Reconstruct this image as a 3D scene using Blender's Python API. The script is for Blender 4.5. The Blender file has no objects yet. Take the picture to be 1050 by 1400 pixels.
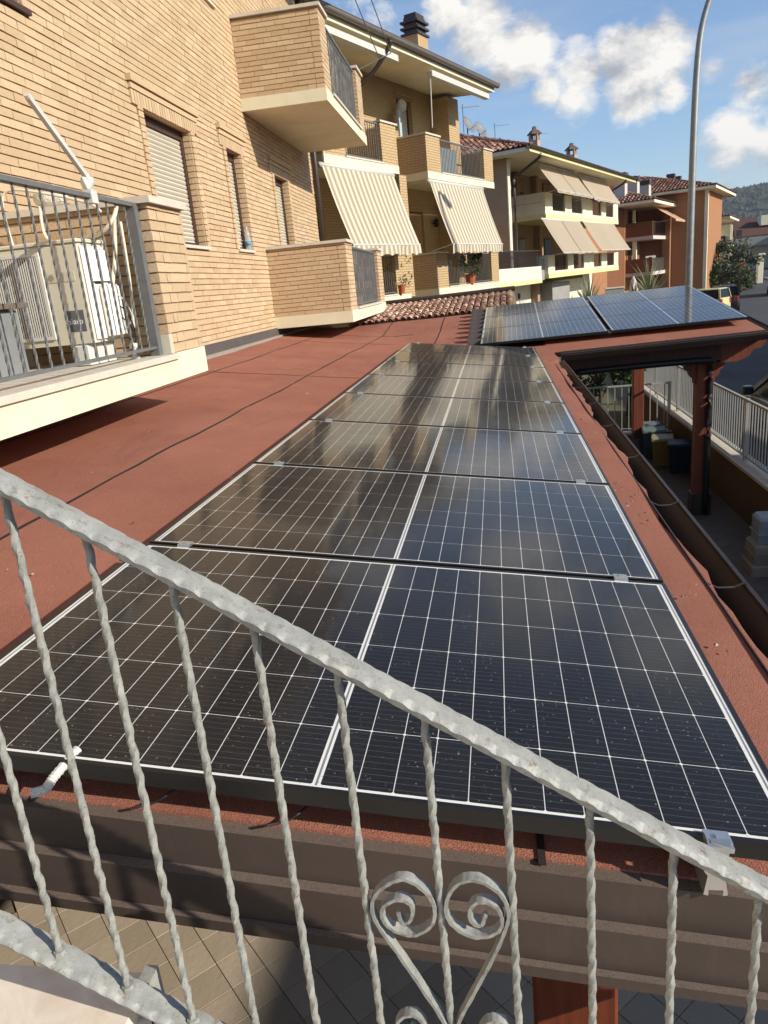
import bpy, bmesh, math, random
from mathutils import Vector, Matrix, Euler
random.seed(7)
R = math.radians
scn = bpy.context.scene
COL = scn.collection

# ------------------------------------------------------------------ camera
CAMZ = 3.5
F_PX = 1009.4                       # focal length in pixels of a 1050 x 1400 picture
RC = ((0.98550683, 0.14203145, -0.09275431), (-0.04629394, -0.30084825, -0.95254774), (-0.16319671, 0.94303627, -0.28991281))
cam = bpy.data.cameras.new('camera'); camo = bpy.data.objects.new('camera', cam); COL.objects.link(camo)
cam.sensor_fit = 'VERTICAL'; cam.sensor_height = 36.0; cam.sensor_width = 27.0
cam.lens = F_PX / 1400 * 36.0; cam.clip_start = 0.05; cam.clip_end = 9000
_r, _d, _f = (Vector(v) for v in RC)
_m = Matrix((_r, -_d, -_f)).transposed().to_4x4(); _m.translation = (0, 0, CAMZ)
camo.matrix_world = _m; scn.camera = camo

def ray(x, y):
    return _r * ((x - 525) / F_PX) + _d * ((y - 700) / F_PX) + _f
def at(x, y, axis, val):            # where the sight line of a pixel meets a plane of constant world X, Y or Z
    v = ray(x, y); o = Vector((0, 0, CAMZ))
    return o + v * ((val - o[axis]) / v[axis])

# ------------------------------------------------------------------ world, sun, exposure
SUN = Vector((0.842, -0.306, 0.4445)).normalized()          # towards the sun
EL = math.asin(SUN.z); AZ = math.atan2(SUN.x, SUN.y)
world = bpy.data.worlds.new('World'); scn.world = world; world.use_nodes = True
def build_world():
    nt = world.node_tree; nt.nodes.clear(); N = nt.nodes.new; L = nt.links.new
    def math_(op, a, b=None, c=None, clamp=False):
        n = N('ShaderNodeMath'); n.operation = op; n.use_clamp = clamp
        for i, v in enumerate((a, b, c)):
            if v is None: continue
            if isinstance(v, (int, float)): n.inputs[i].default_value = v
            else: L(v, n.inputs[i])
        return n.outputs[0]
    sky = N('ShaderNodeTexSky'); sky.sky_type = 'NISHITA'; sky.sun_disc = False
    sky.sun_elevation = EL; sky.sun_rotation = AZ; sky.air_density = 1.0; sky.dust_density = .6; sky.ozone_density = 4.5
    tc = N('ShaderNodeTexCoord'); D = tc.outputs['Generated']
    mp = N('ShaderNodeMapping'); mp.inputs['Scale'].default_value = (1, 1, 1.6); L(D, mp.inputs['Vector'])
    def noise(scale, detail, rough, vec=None, dist=0.0):
        n = N('ShaderNodeTexNoise'); n.inputs['Scale'].default_value = scale; n.inputs['Detail'].default_value = detail
        n.inputs['Roughness'].default_value = rough; n.inputs['Distortion'].default_value = dist
        L(vec or mp.outputs[0], n.inputs['Vector']); return n.outputs['Fac']
    # billowy field used for every cloud
    nb = noise(11, 9, .62, dist=.25); nf = noise(34, 6, .6)
    fld = math_('ADD', math_('MULTIPLY', nb, .66), math_('MULTIPLY', nf, .34))
    # the cumulus heaps of this afternoon: (pixel x, pixel y, angular radius in pixels, weight)
    heaps = [(655, 45, 60, 1), (715, 70, 58, 1), (690, 95, 38, .95), (610, 20, 42, .9), (750, 125, 36, .9), (800, 95, 52, 1), (850, 80, 62, 1.1),
             (895, 75, 62, 1.1), (870, 118, 58, 1), (915, 125, 34, .9), (972, 98, 28, .8), (1030, 118, 46, .9), (1085, 150, 60, .9), (1005, 190, 60, .85), (1060, 200, 60, .8), (790, 130, 50, .9),
             (520, 22, 34, .62), (990, 258, 26, .75), (1180, 120, 120, 1), (480, -150, 140, 1), (820, -190, 150, 1), (1400, 200, 150, 1), (60, -260, 160, .9), (-300, 60, 170, .9), (1150, -300, 200, 1)]
    tot = None
    for hx, hy, hr, hw in heaps:
        c = ray(hx, hy); depth = c.length; c.normalize()
        vd = N('ShaderNodeVectorMath'); vd.operation = 'DISTANCE'; L(D, vd.inputs[0]); vd.inputs[1].default_value = c
        m = math_('SUBTRACT', 1.0, math_('DIVIDE', vd.outputs['Value'], hr / F_PX / depth * 1.18), clamp=True)
        m = math_('MULTIPLY', math_('POWER', m, .6), hw)
        tot = m if tot is None else math_('MAXIMUM', tot, m)
    # loose clouds over the rest of the dome
    gen = noise(3.1, 5, .55); gen = math_('MULTIPLY', math_('SUBTRACT', gen, .56), 3.2, clamp=True)
    sep = N('ShaderNodeSeparateXYZ'); L(D, sep.inputs[0])
    back = math_('MULTIPLY', math_('SUBTRACT', .25, math_('MULTIPLY', sep.outputs['Y'], 1.0)), 2.2, clamp=True)
    tot = math_('MAXIMUM', tot, math_('MULTIPLY', gen, back))
    den = math_('MULTIPLY', math_('SUBTRACT', math_('ADD', math_('MULTIPLY', tot, .66), fld), .81), 5.2, clamp=True)
    # sunlit side: the same field sampled a little towards the sun
    off = N('ShaderNodeVectorMath'); off.operation = 'ADD'; L(mp.outputs[0], off.inputs[0]); off.inputs[1].default_value = (.028, -.008, .045)
    nb2 = noise(11, 9, .62, off.outputs[0], .25); 
    lit = math_('ADD', .62, math_('MULTIPLY', math_('SUBTRACT', nb, nb2), 3.6), clamp=True)
    # thin high veil
    mv = N('ShaderNodeMapping'); mv.inputs['Scale'].default_value = (1.4, 1.4, 9); L(D, mv.inputs['Vector'])
    veil = noise(2.6, 6, .55, mv.outputs[0]); veil = math_('MULTIPLY', math_('SUBTRACT', veil, .44), 2.4, clamp=True)
    zr = math_('SUBTRACT', 1.0, math_('MULTIPLY', sep.outputs['Z'], 1.35), clamp=True); veil = math_('MULTIPLY', math_('ADD', math_('MULTIPLY', veil, 1.0), .05), math_('POWER', zr, 1.6))
    cr = N('ShaderNodeMixRGB'); cr.inputs[1].default_value = (2.5, 2.65, 2.95, 1); cr.inputs[2].default_value = (6.2, 6.0, 5.65, 1); L(lit, cr.inputs[0])
    v1 = N('ShaderNodeMixRGB'); L(veil, v1.inputs[0]); L(sky.outputs[0], v1.inputs[1]); v1.inputs[2].default_value = (3.6, 3.9, 4.35, 1)
    v2 = N('ShaderNodeMixRGB'); L(den, v2.inputs[0]); L(v1.outputs[0], v2.inputs[1]); L(cr.outputs[0], v2.inputs[2])
    bg = N('ShaderNodeBackground'); bg.inputs['Strength'].default_value = 0.135; L(v2.outputs[0], bg.inputs['Color'])
    out = N('ShaderNodeOutputWorld'); L(bg.outputs[0], out.inputs['Surface'])
build_world()
sl = bpy.data.lights.new('sun', 'SUN'); sl.energy = 4.8; sl.angle = R(0.5); sl.color = (1.0, .935, .83)
so = bpy.data.objects.new('sun', sl); COL.objects.link(so); so.location = (30, -12, 25)
so.rotation_euler = SUN.to_track_quat('Z', 'Y').to_euler()
vs = scn.view_settings; vs.view_transform = 'Standard'; vs.look = 'None'; vs.exposure = 0.32; vs.gamma = 1.0; vs.use_curve_mapping = False

# ------------------------------------------------------------------ helpers
def lin(r, g, b):
    f = lambda c: c / 12.92 if c <= .04045 else ((c + .055) / 1.055) ** 2.4
    return (f(r / 255), f(g / 255), f(b / 255))
MATS = {}
class NT:
    """small node-tree wrapper"""
    def __init__(s, name):
        s.m = bpy.data.materials.new(name); s.m.use_nodes = True; s.t = s.m.node_tree; s.t.nodes.clear(); s.N = s.t.nodes.new; s.L = s.t.links.new
        s.out = s.N('ShaderNodeOutputMaterial'); s.p = s.N('ShaderNodeBsdfPrincipled'); s.L(s.p.outputs[0], s.out.inputs[0])
        s.tc = s.N('ShaderNodeTexCoord'); s.co = s.tc.outputs['Object']
    def noise(s, scale, detail=4, rough=.55, vec=None, out='Fac', dist=0):
        n = s.N('ShaderNodeTexNoise'); n.inputs['Scale'].default_value = scale; n.inputs['Detail'].default_value = detail; n.inputs['Roughness'].default_value = rough
        n.inputs['Distortion'].default_value = dist; s.L(vec or s.co, n.inputs['Vector']); return n.outputs[out]
    def ramp(s, fac, stops):
        n = s.N('ShaderNodeValToRGB'); e = n.color_ramp.elements
        while len(e) < len(stops): e.new(.5)
        for i, (p, c) in enumerate(stops):
            e[i].position = p; e[i].color = (c[0], c[1], c[2], 1) if not isinstance(c, (int, float)) else (c, c, c, 1)
        s.L(fac, n.inputs[0]); return n.outputs[0]
    def mix(s, fac, a, b, mode='MIX'):
        n = s.N('ShaderNodeMixRGB'); n.blend_type = mode
        for i, v in enumerate((fac, a, b)):
            if isinstance(v, (int, float)): n.inputs[i].default_value = v if i == 0 else (v, v, v, 1)
            elif isinstance(v, tuple): n.inputs[i].default_value = (v[0], v[1], v[2], 1)
            else: s.L(v, n.inputs[i])
        return n.outputs[0]
    def math(s, op, a, b=0.0, clamp=False):
        n = s.N('ShaderNodeMath'); n.operation = op; n.use_clamp = clamp
        for i, v in enumerate((a, b)):
            if isinstance(v, (int, float)): n.inputs[i].default_value = v
            else: s.L(v, n.inputs[i])
        return n.outputs[0]
    def map(s, scale=(1, 1, 1), rot=(0, 0, 0), vec=None):
        n = s.N('ShaderNodeMapping'); n.inputs['Scale'].default_value = scale; n.inputs['Rotation'].default_value = rot; s.L(vec or s.co, n.inputs['Vector']); return n.outputs[0]
    def sep(s, vec=None):
        n = s.N('ShaderNodeSeparateXYZ'); s.L(vec or s.co, n.inputs[0]); return n.outputs
    def comb(s, x, y, z):
        n = s.N('ShaderNodeCombineXYZ')
        for i, v in enumerate((x, y, z)):
            if isinstance(v, (int, float)): n.inputs[i].default_value = v
            else: s.L(v, n.inputs[i])
        return n.outputs[0]
    def bump(s, h, strength=.3, dist=.01):
        n = s.N('ShaderNodeBump'); n.inputs['Strength'].default_value = strength; n.inputs['Distance'].default_value = dist; s.L(h, n.inputs['Height']); s.L(n.outputs[0], s.p.inputs['Normal'])
    def set(s, col=None, rough=None, metal=None, spec=None):
        for k, v in (('Base Color', col), ('Roughness', rough), ('Metallic', metal), ('Specular IOR Level', spec)):
            if v is None: continue
            if isinstance(v, (int, float)): s.p.inputs[k].default_value = v
            elif isinstance(v, tuple): s.p.inputs[k].default_value = (v[0], v[1], v[2], 1)
            else: s.L(v, s.p.inputs[k])
        return s.m
def plain(name, col, rough=.6, metal=0, var=.18, scale=6, bump=0, bscale=40, spec=.4, rand=False, bdist=.01):
    """painted or worn plain surface: blotchy tone, faint dirt, optional fine relief"""
    if name in MATS: return MATS[name]
    n = NT(name)
    lo = tuple(c * (1 - var) for c in col); hi = tuple(min(1, c * (1 + var * .6)) for c in col)
    c = n.ramp(n.noise(scale, 6, .62), [(.3, lo), (.7, hi)])
    c = n.mix(n.math('MULTIPLY', n.noise(scale * 7, 3), .25), c, tuple(x * .7 for x in col))
    if rand:
        oi = n.N('ShaderNodeObjectInfo'); c = n.mix(1.0, c, n.ramp(oi.outputs['Random'], [(0, .78), (1, 1.15)]), 'MULTIPLY')
    n.set(c, rough, metal, spec)
    if bump: n.bump(n.noise(bscale, 4), bump, bdist)
    MATS[name] = n.m; return n.m

def empty(name, loc=(0, 0, 0), rot=(0, 0, 0)):
    o = bpy.data.objects.new(name, None); COL.objects.link(o); o.location = loc; o.rotation_euler = rot; o.empty_display_size = .2; return o
def tag(o, label=None, cat=None, group=None, kind=None):
    for k, v in (('label', label), ('category', cat), ('group', group), ('kind', kind)):
        if v: o[k] = v
    return o
def link(name, mesh, parent=None, loc=None, rot=None):
    o = bpy.data.objects.new(name, mesh); COL.objects.link(o)
    if parent: o.parent = parent
    if loc is not None: o.location = loc
    if rot is not None: o.rotation_euler = rot
    return o
def copy_tree(o, parent=None):
    c = o.copy(); COL.objects.link(c); c.parent = parent
    for ch in list(o.children): copy_tree(ch, c)
    return c

class MB:
    """collects simple solids into one mesh"""
    def __init__(s, M=None): s.v = []; s.f = []; s.tone = []; s.M = M; s.cur = .5
    def add(s, vs_, fs_):
        b = len(s.v)
        s.v += [tuple(s.M @ Vector(v)) if s.M else tuple(v) for v in vs_]
        s.f += [tuple(i + b for i in f) for f in fs_]; s.tone += [s.cur] * len(fs_)
    def box(s, x0, x1, y0, y1, z0, z1, j=0):
        vs_ = [(x, y, z) for z in (z0, z1) for y in (y0, y1) for x in (x0, x1)]
        if j: vs_ = [tuple(c + random.uniform(-j, j) for c in v) for v in vs_]
        s.add(vs_, [(0, 2, 3, 1), (4, 5, 7, 6), (0, 1, 5, 4), (2, 6, 7, 3), (0, 4, 6, 2), (1, 3, 7, 5)]); return s
    def chbox(s, x0, x1, y0, y1, z0, z1, c):
        """box with chamfered vertical and top edges"""
        def ring(i, z): return [(x0 + i + c, y0 + i, z), (x1 - i - c, y0 + i, z), (x1 - i, y0 + i + c, z), (x1 - i, y1 - i - c, z), (x1 - i - c, y1 - i, z), (x0 + i + c, y1 - i, z), (x0 + i, y1 - i - c, z), (x0 + i, y0 + i + c, z)]
        vs_ = ring(0, z0) + ring(0, z1 - c) + ring(c * .7, z1)
        fs_ = [tuple(reversed(range(8)))]
        for k in (0, 8):
            for i in range(8): fs_.append((k + i, k + (i + 1) % 8, k + 8 + (i + 1) % 8, k + 8 + i))
        fs_.append(tuple(range(16, 24))); s.add(vs_, fs_); return s
    def hexa(s, p):                                   # 8 points: bottom ring then top ring
        s.add(p, [(3, 2, 1, 0), (4, 5, 6, 7), (0, 1, 5, 4), (1, 2, 6, 5), (2, 3, 7, 6), (3, 0, 4, 7)]); return s
    def prism(s, poly, a, b):
        """polygon (list of 3-D points) moved by vector b-a to make a solid; a, b are offsets"""
        a = Vector(a); b = Vector(b); n = len(poly)
        vs_ = [tuple(Vector(p) + a) for p in poly] + [tuple(Vector(p) + b) for p in poly]
        s.add(vs_, [tuple(reversed(range(n))), tuple(range(n, 2 * n))] + [(i, (i + 1) % n, n + (i + 1) % n, n + i) for i in range(n)]); return s
    def sweep(s, pts, sect, up=(0, 0, 1), caps=True, closed=False):
        """sect: list of (side, up) offsets or function(i)->list, carried along pts"""
        P = [Vector(p) for p in pts]; n = len(P); vs_ = []; fs_ = []; up = Vector(up); m = None
        for i, p in enumerate(P):
            t = (P[min(i + 1, n - 1)] - P[max(i - 1, 0)]).normalized()
            side = t.cross(up)
            if side.length < 1e-4: side = t.cross(Vector((0, 1, 0)))
            side.normalize(); u = side.cross(t)
            sc = sect(i) if callable(sect) else sect; m = len(sc)
            vs_ += [tuple(p + side * a + u * b) for a, b in sc]
        for i in range(n - 1):
            for k in range(m):
                fs_.append((i * m + k, i * m + (k + 1) % m, (i + 1) * m + (k + 1) % m, (i + 1) * m + k))
        if caps: fs_ += [tuple(reversed(range(m))), tuple(range((n - 1) * m, n * m))]
        s.add(vs_, fs_); return s
    def tube(s, pts, r, n=8, up=(0, 0, 1)):
        def sc(i):
            rr = r[i] if isinstance(r, (list, tuple)) else r
            return [(rr * math.cos(2 * math.pi * k / n), rr * math.sin(2 * math.pi * k / n)) for k in range(n)]
        return s.sweep(pts, sc, up)
    def lathe(s, prof, n=16, c=(0, 0, 0)):
        vs_ = []; fs_ = []
        for r, z in prof: vs_ += [(c[0] + r * math.cos(2 * math.pi * k / n), c[1] + r * math.sin(2 * math.pi * k / n), c[2] + z) for k in range(n)]
        for i in range(len(prof) - 1):
            for k in range(n): fs_.append((i * n + k, i * n + (k + 1) % n, (i + 1) * n + (k + 1) % n, (i + 1) * n + k))
        fs_ += [tuple(reversed(range(n))), tuple(range((len(prof) - 1) * n, len(prof) * n))]
        s.add(vs_, fs_); return s
    def mesh(s, name, mat, smooth=False, tone=False):
        me = bpy.data.meshes.new(name); me.from_pydata(s.v, [], s.f); me.materials.append(mat)
        if tone:
            a = me.attributes.new('tone', 'FLOAT', 'FACE'); a.data.foreach_set('value', s.tone)
        if smooth: me.shade_smooth() if smooth is True else None
        me.update(); return me
    def build(s, name, mat, parent=None, smooth=False, tone=False, kind=None):
        o = link(name, s.mesh(name, mat, smooth, tone), parent)
        if kind: o['kind'] = kind
        return o
def smooth_angle(o, deg=35):
    me = o.data; me.shade_smooth()
    bm = bmesh.new(); bm.from_mesh(me); lim = R(deg)
    for e in bm.edges:
        if len(e.link_faces) == 2 and e.link_faces[0].normal.angle(e.link_faces[1].normal, 0) > lim: e.smooth = False
    bm.to_mesh(me); bm.free()
def catmull(P, k=6):
    P = [Vector(p) for p in P]; out = []
    for i in range(len(P) - 1):
        a, b, c, d = P[max(i - 1, 0)], P[i], P[i + 1], P[min(i + 2, len(P) - 1)]
        for j in range(k):
            t = j / k; out.append(.5 * ((2 * b) + (c - a) * t + (2 * a - 5 * b + 4 * c - d) * t * t + (3 * b - a - 3 * c + d) * t ** 3))
    out.append(P[-1]); return out

def prt(par, name, mat, *bxs, **kw):
    mb = MB()
    for b in bxs: mb.box(*b)
    return mb.build(name, mat, par, **kw)

# ------------------------------------------------------------------ materials
def m_brick_piece(name, cols):
    n = NT(name); at_ = n.N('ShaderNodeAttribute'); at_.attribute_name = 'tone'
    g = n.N('ShaderNodeNewGeometry')
    c = n.ramp(at_.outputs['Fac'], [(0, cols[0]), (.35, cols[1]), (.7, cols[2]), (1, cols[3])])
    w = g.outputs['Position']
    c = n.mix(n.math('MULTIPLY', n.noise(3.0, 5, .6, w), .35), c, tuple(x * .82 for x in cols[1]))
    c = n.mix(n.ramp(n.noise(60, 3, .6, w), [(.52, 0), (.75, .55)]), c, tuple(x * .66 for x in cols[0]))
    n.set(c, .9, 0, .2); n.bump(n.math('ADD', n.noise(70, 5, .7, w), n.math('MULTIPLY', n.noise(24, 6, .75, w, dist=2.5), .8)), .6, .006); return n.m
M_BRICK = m_brick_piece('tan_brick', [lin(190, 162, 126), lin(197, 170, 134), lin(202, 175, 139), lin(208, 182, 147)])
M_MORTAR = plain('brick_mortar', lin(152, 130, 100), .95, bump=.4, bscale=120, bdist=.004)
def m_brick_tex(name, c1, c2, mort, bw=.25, bh=.065):
    n = NT(name); x, y, z = n.sep()[:3]
    v = n.comb(n.math('ADD', x, y), z, 0)
    b = n.N('ShaderNodeTexBrick'); b.inputs['Scale'].default_value = 1; b.inputs['Brick Width'].default_value = bw; b.inputs['Row Height'].default_value = bh
    b.inputs['Mortar Size'].default_value = .006; b.inputs['Mortar Smooth'].default_value = .3; b.inputs['Bias'].default_value = 0
    b.inputs['Color1'].default_value = (*c1, 1); b.inputs['Color2'].default_value = (*c2, 1); b.inputs['Mortar'].default_value = (*mort, 1); n.L(v, b.inputs['Vector'])
    c = n.mix(n.math('MULTIPLY', n.noise(.9, 5, .6), .5), b.outputs['Color'], tuple(k * .8 for k in c1))
    c = n.mix(n.math('MULTIPLY', n.noise(25, 4, .6), .3), c, tuple(k * .72 for k in c1))
    n.set(c, .9, 0, .2)
    n.bump(n.math('SUBTRACT', 1.0, b.outputs['Fac']), .8, .012); return n.m
M_BRICKB = m_brick_tex('tan_brickwork', lin(196, 168, 126), lin(188, 160, 118), lin(132, 110, 84))
M_BRICKC = m_brick_tex('buff_brickwork', lin(178, 152, 122), lin(168, 142, 112), lin(122, 104, 86))
M_BRICKD = m_brick_tex('orange_brickwork', lin(180, 130, 92), lin(170, 120, 84), lin(130, 98, 74))
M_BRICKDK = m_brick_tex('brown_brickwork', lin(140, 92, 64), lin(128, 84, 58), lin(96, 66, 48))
def m_plaster(name, col, stain=.3):
    n = NT(name)
    c = n.ramp(n.noise(1.7, 6, .6), [(.3, tuple(k * .86 for k in col)), (.7, col)])
    st = n.noise(1, 6, .65, n.map((5, 5, .6)))
    c = n.mix(n.ramp(st, [(.55, 0), (.85, stain)]), c, tuple(k * .55 for k in col))
    c = n.mix(n.ramp(n.noise(38, 3, .5), [(.66, 0), (.74, .5 * stain + .1)]), c, tuple(k * .5 for k in col))
    n.set(c, .88, 0, .25); n.bump(n.noise(130, 3), .25, .004); return n.m
M_CREAM = m_plaster('cream_plaster', lin(230, 220, 190)); M_CREAM2 = m_plaster('ivory_plaster', lin(226, 217, 186), .25)
M_WHITEP = m_plaster('white_plaster', lin(224, 214, 190), .25); M_YELLOW = m_plaster('yellow_plaster', lin(214, 206, 150), .2)
M_GREYP = m_plaster('grey_plaster', lin(150, 148, 142), .4); M_YARDW = m_plaster('yard_wall_render', lin(104, 84, 62), .45)
M_OFFW = m_plaster('offwhite_plaster', lin(196, 188, 178), .35)
M_STONE = plain('pale_stone', lin(206, 196, 178), .75, var=.12, scale=9, bump=.2, bscale=90)
M_MARBLE = plain('pale_marble', lin(226, 214, 196), .5, var=.1, scale=5)
M_DKMETAL = plain('dark_brown_metal', lin(62, 50, 44), .42, 0, var=.2, scale=8, spec=.5)
def m_dusty(name, col):
    n = NT(name); g = n.N('ShaderNodeNewGeometry'); w = g.outputs['Position']; up = n.sep(g.outputs['Normal'])[2]
    c = n.ramp(n.noise(4, 6, .65, w), [(.3, tuple(k * .8 for k in col)), (.7, col)])
    c = n.mix(n.ramp(n.noise(11, 6, .7, n.map((1, 1, .25), vec=w)), [(.55, 0), (.75, .25)]), c, lin(104, 90, 78))
    c = n.mix(n.math('MULTIPLY', n.ramp(up, [(.5, 0), (.9, .75)]), n.ramp(n.noise(240, 3, .7, w), [(.3, .2), (.65, .9)])), c, lin(122, 108, 98))
    n.set(c, .5, 0, .4); n.bump(n.noise(200, 3, .6, w), .15, .002); return n.m
M_GUTBR = m_dusty('gutter_brown_metal', lin(78, 66, 59))
M_GUTIN = plain('dark_gutter_metal', lin(66, 54, 46), .42, 0, var=.25, scale=4, spec=.5)
M_GUTGREY = plain('grey_gutter_paint', lin(112, 104, 98), .4, 0, var=.12, scale=5)
M_ALU = plain('raw_aluminium', lin(205, 205, 203), .38, .85, var=.08, scale=20)
M_WHITEPL = plain('white_plastic', lin(206, 204, 195), .45, var=.06, scale=6)
M_WHITEMET = plain('white_painted_metal', lin(200, 198, 188), .4, var=.08, scale=6)
M_RAILGR = plain('grey_rail_paint', lin(104, 104, 102), .6, 0, var=.15, scale=14)
M_SHUTTER = plain('shutter_beige', lin(198, 190, 168), .6, var=.06, scale=5)
M_SHUTTERC = plain('shutter_brown', lin(150, 118, 88), .65, var=.08, scale=5)
M_FRAMEBR = plain('dark_window_frame', lin(74, 52, 44), .5, var=.12, scale=8)
M_BLACK = plain('black_plastic', lin(26, 26, 27), .45, var=.15)
M_WOOD = None
def m_wood(name, c0, c1, rough=.55):
    n = NT(name); v = n.map((28, 28, 1.6)); w = n.noise(1, 7, .65, v, dist=.6)
    c = n.ramp(w, [(.25, c0), (.7, c1)]); n.set(c, rough, 0, .4); n.bump(w, .25, .004); return n.m
M_WOOD = m_wood('red_brown_timber', lin(84, 40, 26), lin(136, 70, 44)); M_WOODY = m_wood('red_brown_timber_across', lin(54, 29, 22), lin(88, 46, 32))
def m_glass_dark(name, col=(.02, .022, .025), rough=.06):
    n = NT(name); n.set(col, rough, 0, .6); return n.m
M_GLASS = m_glass_dark('window_glass')
def m_membrane():
    n = NT('red_mineral_membrane'); g = n.N('ShaderNodeNewGeometry').outputs['Position']
    base = n.ramp(n.noise(1.3, 6, .6, g), [(.28, lin(146, 94, 77)), (.55, lin(160, 105, 86)), (.8, lin(170, 114, 95))])
    gr = n.noise(330, 2, .6, g); c = n.mix(n.ramp(gr, [(.35, .55), (.5, 0)]), base, lin(116, 70, 56))
    c = n.mix(n.ramp(gr, [(.58, 0), (.72, .6)]), c, lin(206, 154, 130))
    c = n.mix(n.ramp(n.noise(2.2, 6, .7, n.map((1, .35, 1), vec=g), dist=1.2), [(.56, 0), (.63, .22), (.67, .06)]), c, lin(118, 72, 60))
    c = n.mix(n.ramp(n.noise(9, 5, .6, g), [(.62, 0), (.8, .2)]), c, lin(184, 128, 106))
    n.set(c, .95, 0, .15); n.bump(n.math('ADD', n.noise(330, 2, .6, g), n.math('MULTIPLY', n.noise(3, 4, .5, g), 4.0)), .9, .005); return n.m
M_MEMB = m_membrane()
M_BITUM = plain('black_bitumen', lin(44, 34, 31), .8, var=.3, scale=30)
def m_tiles(name, cols):
    n = NT(name); at_ = n.N('ShaderNodeAttribute'); at_.attribute_name = 'tone'
    c = n.ramp(at_.outputs['Fac'], [(0, cols[0]), (.4, cols[1]), (.75, cols[2]), (1, cols[3])])
    c = n.mix(n.ramp(n.noise(7, 5, .7), [(.5, 0), (.75, .6)]), c, tuple(k * .45 for k in cols[0])); n.set(c, .9, 0, .2); n.bump(n.noise(50, 3), .4, .006); return n.m
M_TILE = m_tiles('terracotta_tile', [lin(156, 118, 100), lin(182, 142, 120), lin(198, 164, 142), lin(214, 190, 168)])
M_TILEB = m_tiles('weathered_tile', [lin(96, 68, 58), lin(124, 88, 74), lin(146, 108, 92), lin(176, 142, 122)])
def m_leaf(name, c0, c1, c2):
    n = NT(name); at_ = n.N('ShaderNodeAttribute'); at_.attribute_name = 'tone'
    c = n.ramp(at_.outputs['Fac'], [(0, c0), (.5, c1), (1, c2)]); n.set(c, .6, 0, .3)
    tr = n.N('ShaderNodeBsdfTranslucent'); n.L(c, tr.inputs[0]); mx = n.N('ShaderNodeMixShader'); mx.inputs[0].default_value = .25
    n.L(n.p.outputs[0], mx.inputs[1]); n.L(tr.outputs[0], mx.inputs[2]); n.L(mx.outputs[0], n.out.inputs[0]); return n.m
M_LEAF = m_leaf('green_leaves', (.02, .035, .012), (.045, .075, .022), (.09, .13, .04))
M_OLIVE = m_leaf('olive_leaves', (.035, .045, .025), (.075, .09, .05), (.15, .17, .1))
M_PALE = m_leaf('pale_spiky_leaves', (.16, .18, .09), (.28, .3, .16), (.42, .42, .26))
M_BARK = plain('bark', lin(92, 76, 60), .95, bump=.6, bscale=30)
M_TERRA = plain('terracotta_pot', lin(168, 88, 58), .8, var=.15)

# ------------------------------------------------------------------ ground, road, courtyard, hill
def m_asphalt():
    n = NT('asphalt'); g = n.N('ShaderNodeNewGeometry').outputs['Position']
    c = n.ramp(n.noise(.5, 6, .6, g), [(.3, (.045, .046, .048)), (.7, (.075, .075, .076))])
    c = n.mix(n.ramp(n.noise(180, 2, .6, g), [(.5, 0), (.7, .5)]), c, (.13, .13, .125))
    c = n.mix(n.ramp(n.noise(.35, 3, .5, n.map((1, .15, 1), vec=g)), [(.56, 0), (.6, .35)]), c, (.035, .035, .037)); n.set(c, .9, 0, .3); n.bump(n.noise(160, 3, .6, g), .5, .006); return n.m
M_ASPH = m_asphalt()
def m_ground():
    n = NT('dry_ground'); g = n.N('ShaderNodeNewGeometry').outputs['Position']
    c = n.ramp(n.noise(.05, 7, .6, g), [(.3, (.07, .075, .035)), (.6, (.13, .115, .07)), (.8, (.2, .17, .11))]); n.set(c, .95, 0, .2); return n.m
def sheet(name, pts, z, mat, thick=.0, parent=None):
    mb = MB()
    if thick: mb.prism([(x, y, z - thick) for x, y in pts], (0, 0, 0), (0, 0, thick))
    else: mb.add([(x, y, z) for x, y in pts], [tuple(range(len(pts)))])
    return mb.build(name, mat, parent)
tag(sheet('ground', [(-5000, -3000), (5000, -3000), (5000, 7000), (-5000, 7000)], -.02, m_ground()), kind='structure')
# street runs beside the yard and bends off to the right further on
ROADL = [(3.62, -20), (3.62, 18), (7.0, 28), (11.6, 46), (20.6, 84), (36, 150)]
ROADR = [(11.5, -20), (11.5, 16), (14.5, 26), (20.0, 46), (28.6, 82), (44, 148)]
tag(sheet('road', ROADL + ROADR[::-1], .0, M_ASPH), kind='structure')
def m_conc():
    n = NT('concrete_paving'); g = n.N('ShaderNodeNewGeometry').outputs['Position']
    c = n.ramp(n.noise(.8, 6, .6, g), [(.3, (.17, .15, .125)), (.7, (.26, .23, .195))]); c = n.mix(n.ramp(n.noise(6, 4, .6, g), [(.6, 0), (.8, .4)]), c, (.12, .105, .09)); n.set(c, .9, 0, .25); n.bump(n.noise(60, 3, .6, g), .3, .006); return n.m
M_CONC = m_conc()
def pavement(side, w):
    out = [(x + w, y) for x, y in side]
    return side + out[::-1]
tag(sheet('pavement', pavement([(x, y) for x, y in ROADL[2:]], -2.4), .12, M_CONC, .12), kind='structure')
tag(sheet('pavement', pavement(ROADR, 2.2)[::1], .12, M_CONC, .12), kind='structure')
mk = MB()
for a, b in ((28, 44), (50, 60)):
    pass
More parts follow.
